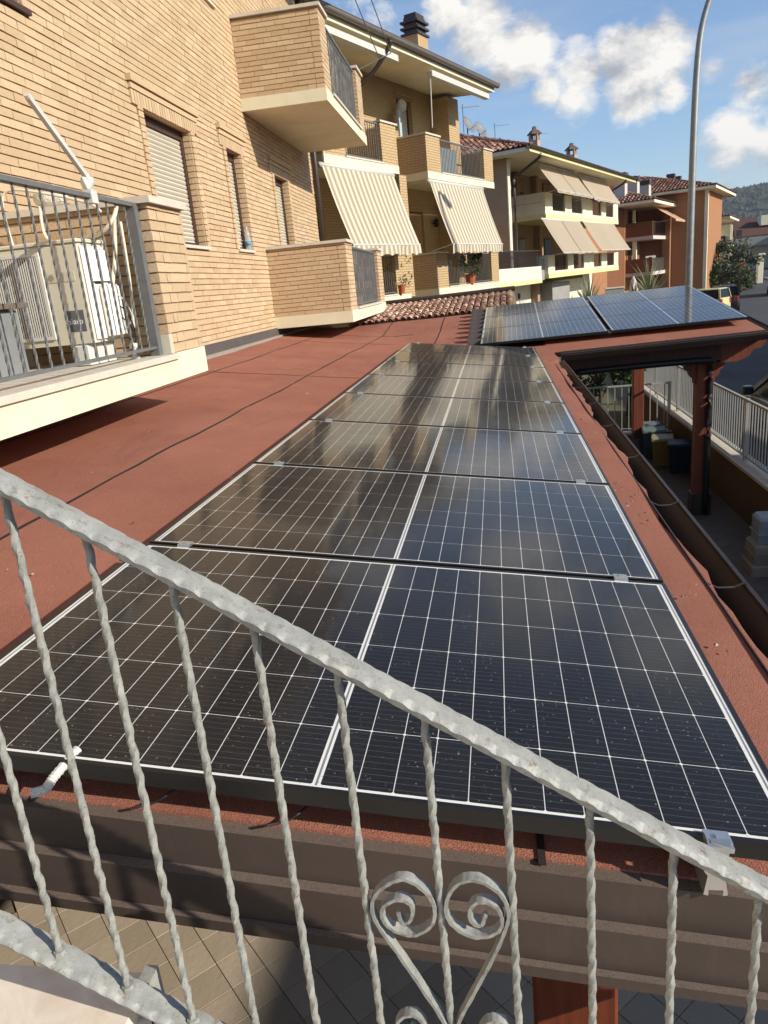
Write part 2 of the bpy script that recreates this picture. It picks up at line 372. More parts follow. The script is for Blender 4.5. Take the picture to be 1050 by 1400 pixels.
# paved yard: stamped square setts laid on the diagonal; the ones in view near the stairs are pieces
def m_yard():
    n = NT('yard_setts'); v = n.map((1, 1, 1), (0, 0, R(45)))
    b = n.N('ShaderNodeTexBrick'); b.offset = 0; b.inputs['Scale'].default_value = 1; b.inputs['Brick Width'].default_value = .2; b.inputs['Row Height'].default_value = .2; b.inputs['Mortar Size'].default_value = .006
    b.inputs['Color1'].default_value = (.23, .185, .135, 1); b.inputs['Color2'].default_value = (.19, .15, .11, 1); b.inputs['Mortar'].default_value = (.14, .11, .085, 1); n.L(v, b.inputs['Vector'])
    c = n.mix(n.math('MULTIPLY', n.noise(1.3, 6, .65), .6), b.outputs['Color'], (.13, .105, .08)); n.set(c, .8, 0, .3); n.bump(n.math('SUBTRACT', 1.0, b.outputs['Fac']), .7, .01); return n.m
yard = tag(sheet('paved_yard', [(-3.4, -3), (3.2, -3), (3.2, 14.5), (-3.4, 14.5)], .004, m_yard()), kind='structure')
def m_sett():
    n = NT('paving_sett'); g = n.N('ShaderNodeNewGeometry').outputs['Position']; oi = n.N('ShaderNodeObjectInfo')
    c = n.ramp(oi.outputs['Random'], [(0, (.34, .27, .19)), (.5, (.42, .335, .235)), (1, (.48, .385, .275))])
    c = n.mix(n.math('MULTIPLY', n.noise(7, 6, .65, g), .5), c, (.24, .19, .14)); n.set(c, .8, 0, .3); n.bump(n.noise(30, 5, .6, g), .5, .006); return n.m
mb = MB(); mb.chbox(-.0985, .0985, -.0985, .0985, 0, .012, .0025); sett_me = mb.mesh('sett', m_sett())
cnt = 0
cand = []
for i in range(-40, 40):
    for k in range(-40, 40):
        x = (i - k) * .2 / math.sqrt(2); y = (i + k) * .2 / math.sqrt(2)
        if -3.2 < x < 2.2 and 2.0 < y < 4.2: cand.append((abs(y - 2.95) + abs(x + .5) * .3, x, y))
cand.sort()
for _, x, y in cand[:300]:
    link('sett', sett_me, yard, (x, y, .006), (random.uniform(-.006, .006), random.uniform(-.006, .006), R(45)))
def hill():
    n = NT('wooded_hillside'); g = n.N('ShaderNodeNewGeometry').outputs['Position']
    c = n.ramp(n.noise(.035, 8, .65, g), [(.3, (.028, .036, .027)), (.55, (.05, .06, .042)), (.75, (.085, .088, .06))])
    c = n.mix(n.ramp(n.noise(.006, 4, .5, g), [(.6, 0), (.68, .6)]), c, (.15, .14, .09)); n.set(c, .95, 0, .1)
    vs_, fs_ = [], []; nx, ny = 150, 36
    for j in range(ny):
        for i in range(nx):
            x = -1500 + 3900 * i / (nx - 1); v = j / (ny - 1); y = 1050 + 900 * v
            ridge = 112 + 26 * math.sin(x * .0021 + .6) + 14 * math.sin(x * .0063 + 2) + .035 * (x - 330)
            z = -5 + ridge * (math.sin(min(1, v * 1.25) * math.pi / 2)) ** 1.2 + random.uniform(-2.2, 2.2)
            vs_.append((x, y, z))
    for j in range(ny - 1):
        for i in range(nx - 1): fs_.append((j * nx + i, j * nx + i + 1, (j + 1) * nx + i + 1, (j + 1) * nx + i))
    mb = MB(); mb.add(vs_, fs_); o = mb.build('hills', n.m, smooth=True); tag(o, kind='structure')
    # tree crowns of the wood as one mass of small lumps
    mb = MB(); rnd = random.Random(3)
    for _ in range(9000):
        i = rnd.randrange(nx // 3, nx - 20); j = rnd.randrange(4, 31); x, y, z = vs_[j * nx + i]
        x += rnd.uniform(-13, 13); y += rnd.uniform(-12, 12); r = rnd.uniform(3, 6.5); mb.cur = rnd.random()
        P = [(x + r * math.cos(k * 1.257 + r), y + r * math.sin(k * 1.257 + r), z + rnd.uniform(-1, 1)) for k in range(5)]
        mb.add(P + [(x + rnd.uniform(-1, 1), y, z + r * 1.1)], [(k, (k + 1) % 5, 5) for k in range(5)])
    tag(mb.build('woodland', m_leaf('far_wood', (.02, .03, .018), (.035, .05, .028), (.06, .07, .038)), tone=True), 'dark wooded slope covering the far hill', 'woodland', kind='stuff')
hill()

# ------------------------------------------------------------------ porch with red membrane roof
TILT = R(6.832)
O3 = Vector((-1.2272, 1.0924, CAMZ - .7660)); U3 = Vector((math.cos(TILT), 0, -math.sin(TILT))); N3 = Vector((math.sin(TILT), 0, math.cos(TILT))); V3 = Vector((0, 1, 0))
def RP(u, v, w): return O3 + U3 * u + V3 * v + N3 * w
WO = Vector((-.251, 10.608, CAMZ - .876)); WU = Vector((1, -.02, .020)).normalized(); WV = Vector((.018, .994, .103)); WV = (WV - WU * WV.dot(WU)).normalized(); WN = WU.cross(WV)
def main_z(x, y, w): p = O3 + N3 * w; return p.z - (N3.x * (x - p.x)) / N3.z
def wing_z(x, y, w): p = WO + WN * w; return p.z - (WN.x * (x - p.x) + WN.y * (y - p.y)) / WN.z
ROOFW = -.105
def roof_z(x, y, w=ROOFW):
    return max(main_z(x, y, w), wing_z(x, y, w)) if y > 9.6 else main_z(x, y, w)
porch = tag(empty('timber_porch', (0, 0, 0)), 'timber porch with red mineral felt roof and brown gutters', 'porch')
def membrane_strip(name, xs, ys, mat, parent, w, fx=lambda x, y: x, thick=.012):
    mb = MB(); vs_ = []; nx, ny = len(xs), len(ys)
    for z0 in (0, -thick):
        for y in ys:
            for x in xs:
                X = fx(x, y); vs_.append((X, y, roof_z(X, y, w) + z0 + (.004 * math.sin(X * 2.1 + y * 1.3) + .003 * math.sin(y * 4.3 + X * 5) if z0 == 0 else 0)))
    fs_ = []; n = nx * ny
    for j in range(ny - 1):
        for i in range(nx - 1):
            a = j * nx + i; fs_.append((a, a + 1, a + nx + 1, a + nx)); fs_.append((n + a, n + a + nx, n + a + nx + 1, n + a + 1))
    for i in range(nx - 1):
        fs_.append((i, n + i, n + i + 1, i + 1)); a = (ny - 1) * nx + i; fs_.append((a, a + 1, n + a + 1, n + a))
    for j in range(ny - 1):
        a = j * nx; fs_.append((a, a + nx, n + a + nx, n + a)); a += nx - 1; fs_.append((a, n + a, n + a + nx, a + nx))
    mb.add(vs_, fs_); return mb.build(name, mat, parent, smooth=False)
def frange(a, b, st):
    n = max(1, round((b - a) / st)); return [a + (b - a) * i / n for i in range(n + 1)]
deck = MB()
ysd = frange(1.15, 14.3, .4)
deck_o = membrane_strip('roof_deck', frange(-3.46, .655, .25), ysd, M_WOODY, porch, ROOFW - .016, thick=.05)
def wavy(x, y): return x if x < .66 else x + .012 * math.sin(y * 7.3) + .014 * math.sin(y * 2.9 + 1) + .008 * math.sin(y * 17) + .035 * (y > 4) * min(1, (y - 4) / 4)
SEAMS = [-3.46, -2.94, -1.955, -.97, .02, .70]
for k in range(5):
    a, b = SEAMS[k], SEAMS[k + 1]
    xs = frange(a + .001, b + (.02 if k < 4 else 0), .12)
    o = membrane_strip('membrane_sheet', xs, frange(1.126, 14.3 if k < 3 else (14.3 if k == 3 else 10.6), .12), M_MEMB, deck_o, ROOFW - .0012 * k, fx=wavy, thick=.010)
for k in range(1, 5):                                          # bitumen bled out along the laps
    xs = [SEAMS[k] + .012, SEAMS[k] + .026]
    membrane_strip('lap_seam', xs, frange(1.11, 14.2, .25), M_BITUM, deck_o, ROOFW + .0015, fx=lambda x, y: x + .006 * math.sin(y * 3.1) + .004 * math.sin(y * 9), thick=.003)
for yy in (7.4, 11.2, 12.6):                                    # cross laps
    membrane_strip('lap_seam', frange(-3.4, -1.4, .1), [yy, yy + .014], M_BITUM, deck_o, ROOFW + .0015, thick=.003)
rc = random.Random(12); mb = MB()
for _ in range(150):
    x = rc.uniform(-3.3, -1.3) if rc.random() < .75 else rc.uniform(.50, .66); y = 1.3 + 12 * rc.random() ** 1.6; r = rc.uniform(.003, .011); z = roof_z(x, y) + .006; mb.cur = rc.random(); a = rc.uniform(0, 6)
    P = [(x + r * math.cos(a + k * 1.57) * rc.uniform(.6, 1.3), y + r * math.sin(a + k * 1.57) * rc.uniform(.6, 1.3), z) for k in range(4)]
    mb.add(P + [(x, y, z + r * .7)], [(0, 1, 4), (1, 2, 4), (2, 3, 4), (3, 0, 4), (3, 2, 1, 0)])
o = mb.build('roof_grit', m_leaf('grit', (.09, .06, .04), (.3, .2, .14), (.6, .52, .42)), tone=True); tag(o, 'scattered grit and leaf bits on the red felt', 'grit', kind='stuff')
# wing to the right, in front of and below the back array
mb = MB()
def wing_slab(xs, ys, w, th, mat, name, parent):
    mb = MB(); vs_ = []; nx = len(xs); ny = len(ys)
    for t in (0, -th):
        for y in ys:
            for x in xs: vs_.append((x, y, wing_z(x, y, w) + t))
    n = nx * ny; fs_ = []
    for j in range(ny - 1):
        for i in range(nx - 1):
            a = j * nx + i; fs_.append((a, a + 1, a + nx + 1, a + nx)); fs_.append((n + a, n + a + nx, n + a + nx + 1, n + a + 1))
    for i in range(nx - 1): fs_.append((i, n + i, n + i + 1, i + 1)); a = (ny - 1) * nx + i; fs_.append((a, a + 1, n + a + 1, n + a))
    for j in range(ny - 1): a = j * nx; fs_.append((a, a + nx, n + a + nx, n + a)); a += nx - 1; fs_.append((a, n + a, n + a + nx, a + nx))
    mb.add(vs_, fs_); return mb.build(name, mat, parent)
wdeck = wing_slab(frange(.62, 3.34, .5), frange(10.12, 14.3, .5), ROOFW - .02, .06, M_WOODY, 'wing_deck', porch)
wing_slab(frange(.64, 3.33, .14), frange(10.10, 14.3, .14), ROOFW - .004, .012, M_MEMB, 'membrane_sheet', wdeck)
# stepped brown fascia on the near end
def rbox(mb, u0, u1, v0, v1, w0, w1):
    mb.hexa([RP(u0, v0, w0), RP(u1, v0, w0), RP(u1, v1, w0), RP(u0, v1, w0), RP(u0, v0, w1), RP(u1, v0, w1), RP(u1, v1, w1), RP(u0, v1, w1)])
fas = MB(); rbox(fas, -2.2, 1.97, .006, .034, -.206, -.112); fas.build('fascia_board', M_GUTBR, porch)
fas = MB(); rbox(fas, -2.2, 1.97, -.018, .005, -.300, -.200); fas.build('fascia_board', M_GUTBR, porch)
fas = MB(); rbox(fas, -2.2, 1.97, -.034, -.019, -.312, -.288); fas.build('drip_edge', M_GUTBR, porch)
fas = MB(); rbox(fas, -2.2, 1.97, -.019, .05, -.325, -.301); fas.build('drip_edge', M_GUTBR, porch)
# gutters: open box section with rolled outer lip
def gutter(p0, p1, out, w, d, name, mat, parent, nb=8):
    p0 = Vector(p0); p1 = Vector(p1); out = Vector(out); up = Vector((0, 0, 1))
    prof = [(0, .012), (.004, .012), (.004, -d + .01), (.02, -d + .003), (w * .62, -d + .003), (w - .006, -.02), (w - .006, .0), (w + .006, .004), (w + .010, -.006), (w + .002, -.012), (w + .001, -.03), (w * .64, -d - .003), (.018, -d - .003), (0, -d + .008)]
    mb = MB(); n = len(prof)
    vs_ = [tuple(p + out * a + up * b) for p in (p0, p1) for a, b in prof]
    mb.add(vs_, [(i, (i + 1) % n, n + (i + 1) % n, n + i) for i in range(n)] + [tuple(reversed(range(n))), tuple(range(n, 2 * n))])
    g = mb.build(name, mat, parent)
    for k in range(nb):
        c = p0.lerp(p1, (k + .5) / nb); t = (p1 - p0).normalized()
        mb = MB(); mb.sweep([c + out * 0 + up * .01, c + out * w * .3 + up * (-.012), c + out * w * .7 + up * (-.012), c + out * w + up * .006], [(-.006, 0), (.006, 0), (.006, .002), (-.006, .002)], up=(0, 0, 1))
        mb.build('gutter_bracket', M_DKMETAL, g)
    return g
gz = RP(1.93, 0, ROOFW).z - .012
gutter((.685, 1.06, gz), (.685, 10.02, gz), (1, 0, 0), .135, .12, 'gutter', M_GUTIN, porch, 9)
mb = MB(); rbox(mb, 1.895, 1.915, .02, 9.0, -.25, -.125); mb.build('fascia_board', M_WOODY, porch)
wz0 = wing_z(.83, 10.1, ROOFW) - .02; wz1 = wing_z(3.36, 10.1, ROOFW) - .01
gutter((.80, 10.09, wz0), (3.52, 10.09, wz1 + .01), (0, -1, 0), .125, .10, 'gutter', M_DKMETAL, porch, 5)
gutter((3.36, 14.3, wing_z(3.35, 14.3, ROOFW) - .03), (3.36, 10.0, wz1 - .02), (1, 0, 0), .11, .09, 'gutter', M_DKMETAL, porch, 4)
# beams and posts
def beam(p0, p1, w, h, name='beam', mat=None, parent=None):
    mb = MB(); mb.sweep([p0, p1], [(-w / 2, -h), (w / 2, -h), (w / 2, 0), (-w / 2, 0)]); return mb.build(name, mat or M_WOODY, parent or porch)
beam((.88, 10.42, wz0 - .10), (2.86, 10.42, wz1 - .09), .16, .26)
beam((.50, 1.35, gz - .16), (.50, 10.4, gz - .16), .14, .22)
beam((-3.3, 1.36, 2.62), (.5, 1.36, gz - .17), .12, .2)
beam((2.75, 10.5, wz1 - .1), (2.75, 14.35, wz1 + .30), .14, .2)
beam((1.0, 14.2, 2.78), (3.3, 14.2, 2.86), .14, .2)
def scroll_bracket(c, axis, L, h, t, name, parent):
    """corbel with a stepped and rounded lower edge, carried by beam or post"""
    c = Vector(c); axis = Vector(axis).normalized(); up = Vector((0, 0, 1)); side = axis.cross(up)
    pr = [(0, 0), (L, 0), (L, -.06), (L - .03, -.09), (L - .035, -.12), (L - .09, -.15), (L - .15, -.155), (L - .19, -.20), (L - .20, -.235), (L - .27, -.27), (max(.02, L - .36), -h), (0, -h)]
    mb = MB(); mb.prism([tuple(c + axis * a + up * b - side * t / 2) for a, b in pr], (0, 0, 0), tuple(side * t)); return mb.build(name, M_WOOD, parent)
def post(x, y, z0, z1, w, caps=True):
    mb = MB(); mb.chbox(x - w / 2, x + w / 2, y - w / 2, y + w / 2, z0, z1, .008); p = mb.build('post', M_WOOD, porch)
    if caps:
        for s in (-1, 1):                                        # turned-out capital wings
            mb = MB(); pr = [(0, .0), (.13, 0), (.165, -.03), (.17, -.08), (.15, -.12), (.11, -.14), (.105, -.18), (.08, -.22), (.05, -.24), (.045, -.30), (0, -.34)]
            mb.prism([(x + s * (w / 2 - .01 + a), y - .05, z1 - .02 + b) for a, b in pr], (0, 0, 0), (0, .1, 0)); mb.build('capital', M_WOOD, p)
    return p
p1 = post(2.72, 10.62, 0, wz1 - .345, .20)
mb = MB(); mb.chbox(2.59, 2.85, 10.49, 10.75, 0, .32, .01); mb.build('post_base', M_DKMETAL, p1)
scroll_bracket((2.862, 10.42, wz1 - .085), (1, .0, 0), .56, .30, .13, 'corbel', porch)
post(2.52, 14.32, .34, 2.60, .19, False)
post(.105, 1.42, 0, 2.36, .19, False); post(.52, 5.8, 0, 2.2, .18, False); post(-3.1, 1.5, 0, 2.5, .18, False)
# downpipe across the beam and down the post
mb = MB(); mb.tube(catmull([(1.0, 10.26, wz0 - .30), (1.8, 10.26, wz0 - .275), (2.60, 10.26, wz1 - .33), (2.745, 10.30, wz1 - .36), (2.765, 10.46, wz1 - .46), (2.765, 10.47, wz1 - .8), (2.765, 10.47, 1.3), (2.765, 10.47, .05)], 6), .042, 10); o = mb.build('downpipe', M_BLACK, porch, smooth=True)
for z in (2.0, 1.15): MBc = MB(); MBc.lathe([(.048, 0), (.048, .03)], 10, (2.765, 10.47, z)); MBc.build('pipe_clip', M_DKMETAL, o)
# terracotta tiles: patch beyond the felt, and the row along the array
def tile_mesh(l=.42, r=.085, n=6):
    mb = MB(); vs_ = []
    for t, rr in ((0, r), (l, r * .82)):
        for dz in (0, -.014):
            for k in range(n + 1):
                a = math.pi * k / n; vs_.append((-(rr + dz) * math.cos(a), t, (rr + dz) * math.sin(a)))
    m = n + 1; fs_ = []
    for k in range(n):
        fs_ += [(k, k + 1, 2 * m + k + 1, 2 * m + k), (m + k, 3 * m + k, 3 * m + k + 1, m + k + 1), (k, m + k, m + k + 1, k + 1), (2 * m + k, 2 * m + k + 1, 3 * m + k + 1, 3 * m + k)]
    return vs_, fs_
TV, TF = tile_mesh()
def tile_field(o, ax, ay, w, h, inside=None, pitch=.19, step=.34, rnd=None, lift=.01, sc=1.0):
    """cover tiles laid from the eave (o) up the slope ay; returns mesh builder with a tone per tile"""
    o = Vector(o); ax = Vector(ax).normalized(); ay = Vector(ay).normalized(); an = ax.cross(ay); rnd = rnd or random.Random(1); mb = MB()
    for i in range(int(w / pitch) + 1):
        for j in range(int(h / step) + 1):
            u, v = i * pitch, j * step
            if inside and not inside(u, v): continue
            mb.cur = rnd.random(); a = rnd.uniform(-.03, .03); du = rnd.uniform(-.008, .008); dv = rnd.uniform(-.015, .015)
            b = o + ax * (u + du) + ay * (v + dv) + an * (lift + rnd.uniform(0, .012))
            ca, sa = math.cos(a), math.sin(a); tl = .06
            mb.add([tuple(b + ax * (x * ca - y * sa) + ay * (x * sa + y * ca) + an * (z + (.42 - y) * tl)) for x, y, z in [(a_ * sc, b_ * sc, c_ * sc) for a_, b_, c_ in TV]], TF)
    return mb
to = Vector((-2.75, 14.22, wing_z(-2.75, 14.22, ROOFW))); 
mb = MB(); mb.add([(-2.8, 14.2, wing_z(-2.8, 14.2, ROOFW) - .01), (.38, 14.2, wing_z(.38, 14.2, ROOFW) - .01), (.38, 16.7, wing_z(.38, 16.7, ROOFW) - .01), (-2.8, 16.7, wing_z(-2.8, 16.7, ROOFW) - .01), (-2.8, 14.2, 2.4), (.38, 14.2, 2.4), (.38, 16.7, 2.4), (-2.8, 16.7, 2.4)], [(0, 1, 2, 3), (7, 6, 5, 4), (0, 4, 5, 1), (1, 5, 6, 2), (2, 6, 7, 3), (3, 7, 4, 0)])
tr = empty('tiled_lean_to_roof', (0, 0, 0)); tag(tr, 'low terracotta tiled roof between red felt and striped awnings', 'roof')
mb.build('roof_base', M_MORTAR, tr)
tile_field(to, WU, WV, 3.1, 2.3, None, .125, .21, random.Random(4), .0, .62).build('roof_tile', M_TILE, tr, tone=True, kind='stuff')
mb = MB(); mb.tube([(-2.8, 16.72, wing_z(-2.8, 16.72, ROOFW) + .06), (.4, 16.72, wing_z(.4, 16.72, ROOFW) + .06)], .05, 8); mb.build('ridge_flashing', M_DKMETAL, tr)
M_DKTILE = plain('dark_tile', lin(74, 66, 64), .7, var=.3, scale=9)
mt = MB(); mt.add([(x, y, z) for x, y, z in TV], TF); dk_me = mt.mesh('edge_tile', M_DKTILE)
for k in range(8):
    x, y = -.44, 11.0 + k * .41
    o = link('edge_tile', dk_me, porch, (x, y, wing_z(x, y, ROOFW) + .03), (R(2), R(3), R(-90))); o.scale = (1.35, .55, 1.1)

# ------------------------------------------------------------------ solar panels
PW, PD, PP = 1.722, 1.148, 1.1673
def m_cell():
    n = NT('solar_cell'); x, y, z = n.sep()[:3]
    f = n.math('FRACT', n.math('MULTIPLY', n.math('ADD', y, .0911), 1 / .01822))
    ln = n.math('LESS_THAN', n.math('ABSOLUTE', n.math('SUBTRACT', f, .5)), .035)
    oi = n.N('ShaderNodeObjectInfo')
    c = n.ramp(oi.outputs['Random'], [(0, (.0045, .0045, .0055)), (1, (.0075, .0075, .0088))])
    c = n.mix(n.math('MULTIPLY', ln, .55), c, (.11, .11, .115)); n.set(c, .5, 0, .3); return n.m
M_CELL = m_cell()
M_BACKSH = plain('white_backsheet', lin(226, 226, 220), .6, var=.03, scale=3)
M_RIBBON = plain('tinned_ribbon', lin(150, 150, 148), .45, .4, var=.1, scale=20)
M_PFRAME = plain('black_anodised_frame', lin(34, 33, 33), .38, .3, var=.15, scale=6, spec=.5)
def m_pglass():
    n = NT('solar_glass'); t = n.N('ShaderNodeBsdfTransparent'); g = n.N('ShaderNodeBsdfGlossy'); d = n.N('ShaderNodeBsdfDiffuse')
    pos = n.N('ShaderNodeNewGeometry').outputs['Position']
    fr = n.N('ShaderNodeLayerWeight'); fr.inputs['Blend'].default_value = .5; frf = n.math('ADD', .010, n.math('MULTIPLY', n.math('POWER', fr.outputs['Facing'], 4.8), .92), True)
    n.L(n.ramp(n.noise(2.2, 5, .6, pos), [(.3, .06), (.7, .115)]), g.inputs['Roughness'])
    wob = n.N('ShaderNodeBump'); wob.inputs['Strength'].default_value = .05; wob.inputs['Distance'].default_value = .004; n.L(n.noise(6, 3, .5, pos), wob.inputs['Height']); n.L(wob.outputs[0], g.inputs['Normal'])
    m1 = n.N('ShaderNodeMixShader'); n.L(frf, m1.inputs[0]); n.L(t.outputs[0], m1.inputs[1]); n.L(g.outputs[0], m1.inputs[2])
    v = n.N('ShaderNodeTexVoronoi'); v.inputs['Scale'].default_value = 75; v.inputs['Randomness'].default_value = 1; n.L(pos, v.inputs['Vector'])
    sp = n.math('MULTIPLY', n.math('LESS_THAN', v.outputs['Distance'], n.math('MULTIPLY', n.noise(40, 2, .5, pos), .23)), n.ramp(n.noise(5, 4, .6, pos), [(.35, .15), (.6, .9)]))
    film = n.ramp(n.noise(1.6, 6, .65, pos), [(.35, .003), (.8, .022)])
    m2 = n.N('ShaderNodeMixShader'); n.L(n.math('MAXIMUM', n.math('MULTIPLY', sp, .6), film), m2.inputs[0]); n.L(m1.outputs[0], m2.inputs[1]); d.inputs[0].default_value = (.42, .39, .33, 1); n.L(d.outputs[0], m2.inputs[2])
    n.L(m2.outputs[0], n.out.inputs[0]); return n.m
M_PGLASS = m_pglass()
LIP = .011
CXP = (PW - 2 * LIP - .034 - .014) / 24; CYP = (PD - 2 * LIP - .016) / 6; CG = .0019
def cell_xy():
    out = []
    for i in range(24):
        x = LIP + .017 + CXP * (i + .5) + (.014 if i >= 12 else 0)
        for k in range(6): out.append((x, LIP + .008 + CYP * (k + .5)))
    return out
CELLS = cell_xy()
def cell_poly(mb, cx, cy):
    a, b, c = (CXP - CG) / 2, (CYP - CG) / 2, .003
    P = [(-a + c, -b), (a - c, -b), (a, -b + c), (a, b - c), (a - c, b), (-a + c, b), (-a, b - c), (-a, -b + c)]
    mb.add([(cx + x, cy + y, 0) for x, y in P] + [(cx + x, cy + y, -.0002) for x, y in P], [tuple(range(8))] + [(i, i + 8, (i + 1) % 8 + 8, (i + 1) % 8) for i in range(8)])
mb = MB(); cell_poly(mb, 0, 0); cell_me = mb.mesh('cell', M_CELL)
mb = MB()
for x, y in CELLS: cell_poly(mb, x, y)
cells_me = mb.mesh('cells', M_CELL)
CG = .0030; mb = MB()
for x, y in CELLS: cell_poly(mb, x, y)
cellsw_me = mb.mesh('cells', M_CELL)
mb = MB(); H = .035
mb.box(0, PW, 0, LIP, -H, 0).box(0, PW, PD - LIP, PD, -H, 0).box(0, LIP, LIP, PD - LIP, -H, -.0002).box(PW - LIP, PW, LIP, PD - LIP, -H, -.0002); frame_me = mb.mesh('frame', M_PFRAME)
mb = MB(); mb.box(LIP, PW - LIP, LIP, PD - LIP, -.007, -.0018); back_me = mb.mesh('backsheet', M_BACKSH)
mb = MB(); mb.add([(LIP, LIP, -.0011), (PW - LIP, LIP, -.0011), (PW - LIP, PD - LIP, -.0011), (LIP, PD - LIP, -.0011)], [(0, 1, 2, 3)]); glass_me = mb.mesh('glass', M_PGLASS)
rib_me = []
for x in (PW / 2, LIP + .008, PW - LIP - .008):
    mb = MB(); mb.box(x - .0022, x + .0022, LIP + .006, PD - LIP - .006, -.0020, -.0016); rib_me.append(mb.mesh('ribbon', M_RIBBON))
mb = MB(); mb.box(-.021, .021, -.021, .021, -.003, .006).box(-.021, .021, -.010, .010, .0, .0075).box(-.006, .006, -.006, .006, .0075, .012); clamp_me = mb.mesh('clamp', M_ALU)
def solar_panel(M, label, group, single_cells, clamps=()):
    e = empty('solar_panel'); e.matrix_world = M; tag(e, label, 'solar panel', group)
    link('frame', frame_me, e); b = link('backsheet', back_me, e); link('glass', glass_me, e)
    for r in rib_me: link('ribbon', r, b)
    if single_cells:
        for x, y in CELLS: link('cell', cell_me, b, (x, y, -.0015))
    else:
        o = link('cells', cellsw_me if 'back array,' in label else cells_me, b, (0, 0, -.0015)); o['kind'] = 'stuff'
    for x, y in clamps: link('clamp', clamp_me, e, (x, y, .001))
    return e
ORD = ['nearest the stair railing', 'second from the stair railing', 'third from the stair railing', 'fourth from the stair railing', 'fifth from the stair railing', 'sixth from the stair railing', 'seventh from the stair railing', 'farthest from the stair railing']
for k in range(8):
    M = Matrix.Translation(RP(0, k * PP + .014, 0)) @ Matrix((U3, V3, N3)).transposed().to_4x4()
    cl = [(.135, PD + .0097), (PW - .135, PD + .0097)]
    if k == 0: cl += [(PW - .155, -.010)]
    solar_panel(M, 'black solar panel of the long row, ' + ORD[k], 'solar panels of the long row', k < 6, cl)
COLN = ['beside the dark edge tiles', 'on the street side']; ROWN = ['front row above the gutter', 'middle row', 'rear row']
for c in range(2):
    for r in range(3):
        org = WO + WU * (c * (PW + .045)) + WV * (r * 1.1555)
        M = Matrix.Translation(org) @ Matrix((WU, WV, WN)).transposed().to_4x4()
        solar_panel(M, 'solar panel of the back array, ' + COLN[c] + ', ' + ROWN[r], 'solar panels of the back array', False)
# aluminium rails under the panels
def rail_prof(mb, pts):
    mb.sweep(pts, [(-.02, -.06), (-.014, -.02), (-.02, -.012), (-.02, 0), (-.006, 0), (-.006, -.012), (.006, -.012), (.006, 0), (.02, 0), (.02, -.012), (.014, -.02), (.02, -.06), (.012, -.062), (.012, -.05), (-.012, -.05), (-.012, -.062)])
for u, nm in ((.135, 'aluminium mounting rail under the panel row on the house side'), (PW - .155, 'aluminium mounting rail with cut end under the panel row on the gutter side')):
    mb = MB(); rail_prof(mb, [RP(u, -.012, -.0362), RP(u, 8 * PP, -.0362)]); tag(mb.build('mounting_rail', M_ALU), nm, 'rail', 'panel mounting rails')
for v in (.3, 2.9):
    mb = MB(); a = WO + WU * .02 + WV * v - WN * .0362; b = a + WU * 3.45; mb.sweep([a, b], [(-.02, -.05), (.02, -.05), (.02, 0), (-.02, 0)]); tag(mb.build('mounting_rail', M_ALU), 'aluminium mounting rail under the back array, ' + ('gutter side' if v < 1 else 'rear side'), 'rail')
# end clamp bent over the front edge, ribbed conduit and loose cable under the first panel
mb = MB(); mb.sweep([RP(PW - .155, -.002, .010), RP(PW - .155, -.012, .010), RP(PW - .155, -.014, -.034)], [(-.016, 0), (.016, 0), (.016, .003), (-.016, .003)], up=(0, 0, 1)); tag(mb.build('end_clamp', M_ALU), 'bent aluminium end clamp over the front edge of the first panel', 'clamp')
c0 = at(74, 1062, 1, 1.085); c1 = at(42, 1085, 1, 1.055); pts = catmull([c0 + Vector((.02, .06, .02)), c0, c0.lerp(c1, .5) + Vector((.004, 0, -.008)), c1], 14)
mb = MB(); mb.tube(pts, [.0085 + .0015 * (i % 2) for i in range(len(pts))], 10); o = mb.build('ribbed_conduit', M_WHITEPL); tag(o, 'short white ribbed conduit poking out under the first solar panel', 'conduit')
for q in ((215, 1097), (395, 1122)):
    a = at(q[0] - 30, q[1] + 6, 1, 1.10); b = at(q[0] + 16, q[1] - 12, 1, 1.13)
    mb = MB(); mb.tube(catmull([b + Vector((.03, .05, .01)), b, a.lerp(b, .5) + Vector((0, 0, -.006)), a], 5), .003, 6); tag(mb.build('panel_cable', M_BLACK), 'thin black cable end below the panel frame, ' + ('near the white conduit' if q[0] < 300 else 'below the panel centre line'), 'cable')

# ------------------------------------------------------------------ stairs and their wrought-iron railing
def m_iron():
    n = NT('grey_painted_iron'); g = n.N('ShaderNodeNewGeometry').outputs['Position']
    c = n.ramp(n.noise(30, 6, .6, g), [(.3, lin(130, 131, 125)), (.7, lin(158, 158, 150))])
    c = n.mix(n.ramp(n.noise(55, 6, .75, g), [(.56, 0), (.66, .75)]), c, lin(112, 92, 70))
    c = n.mix(n.ramp(n.noise(260, 3, .6, g), [(.62, 0), (.70, .7)]), c, lin(84, 82, 76))
    c = n.mix(n.ramp(n.noise(14, 4, .6, g), [(.5, 0), (.7, .35)]), c, lin(176, 174, 164))
    n.set(c, .5, .0, .45); n.bump(n.noise(140, 4, .6, g), .35, .003); return n.m
M_IRON = m_iron()
RY = .80
rail = tag(empty('stair_railing', (-.62, RY, 2.45)), 'grey hammered iron stair railing with twisted balusters and heart scroll', 'railing')
RO = Vector((-.62, RY, 2.45))
def rp(x, z, y=RY): return Vector((x, y, z)) - RO
TA = at(0, 650, 1, RY); TB = at(1050, 1210, 1, RY); SL = (TB.z - TA.z) / (TB.x - TA.x)
def top_z(x): return TA.z + SL * (x - TA.x)
BA = at(0, 1262, 1, RY)
def bot_z(x): return BA.z + SL * .97 * (x - BA.x)
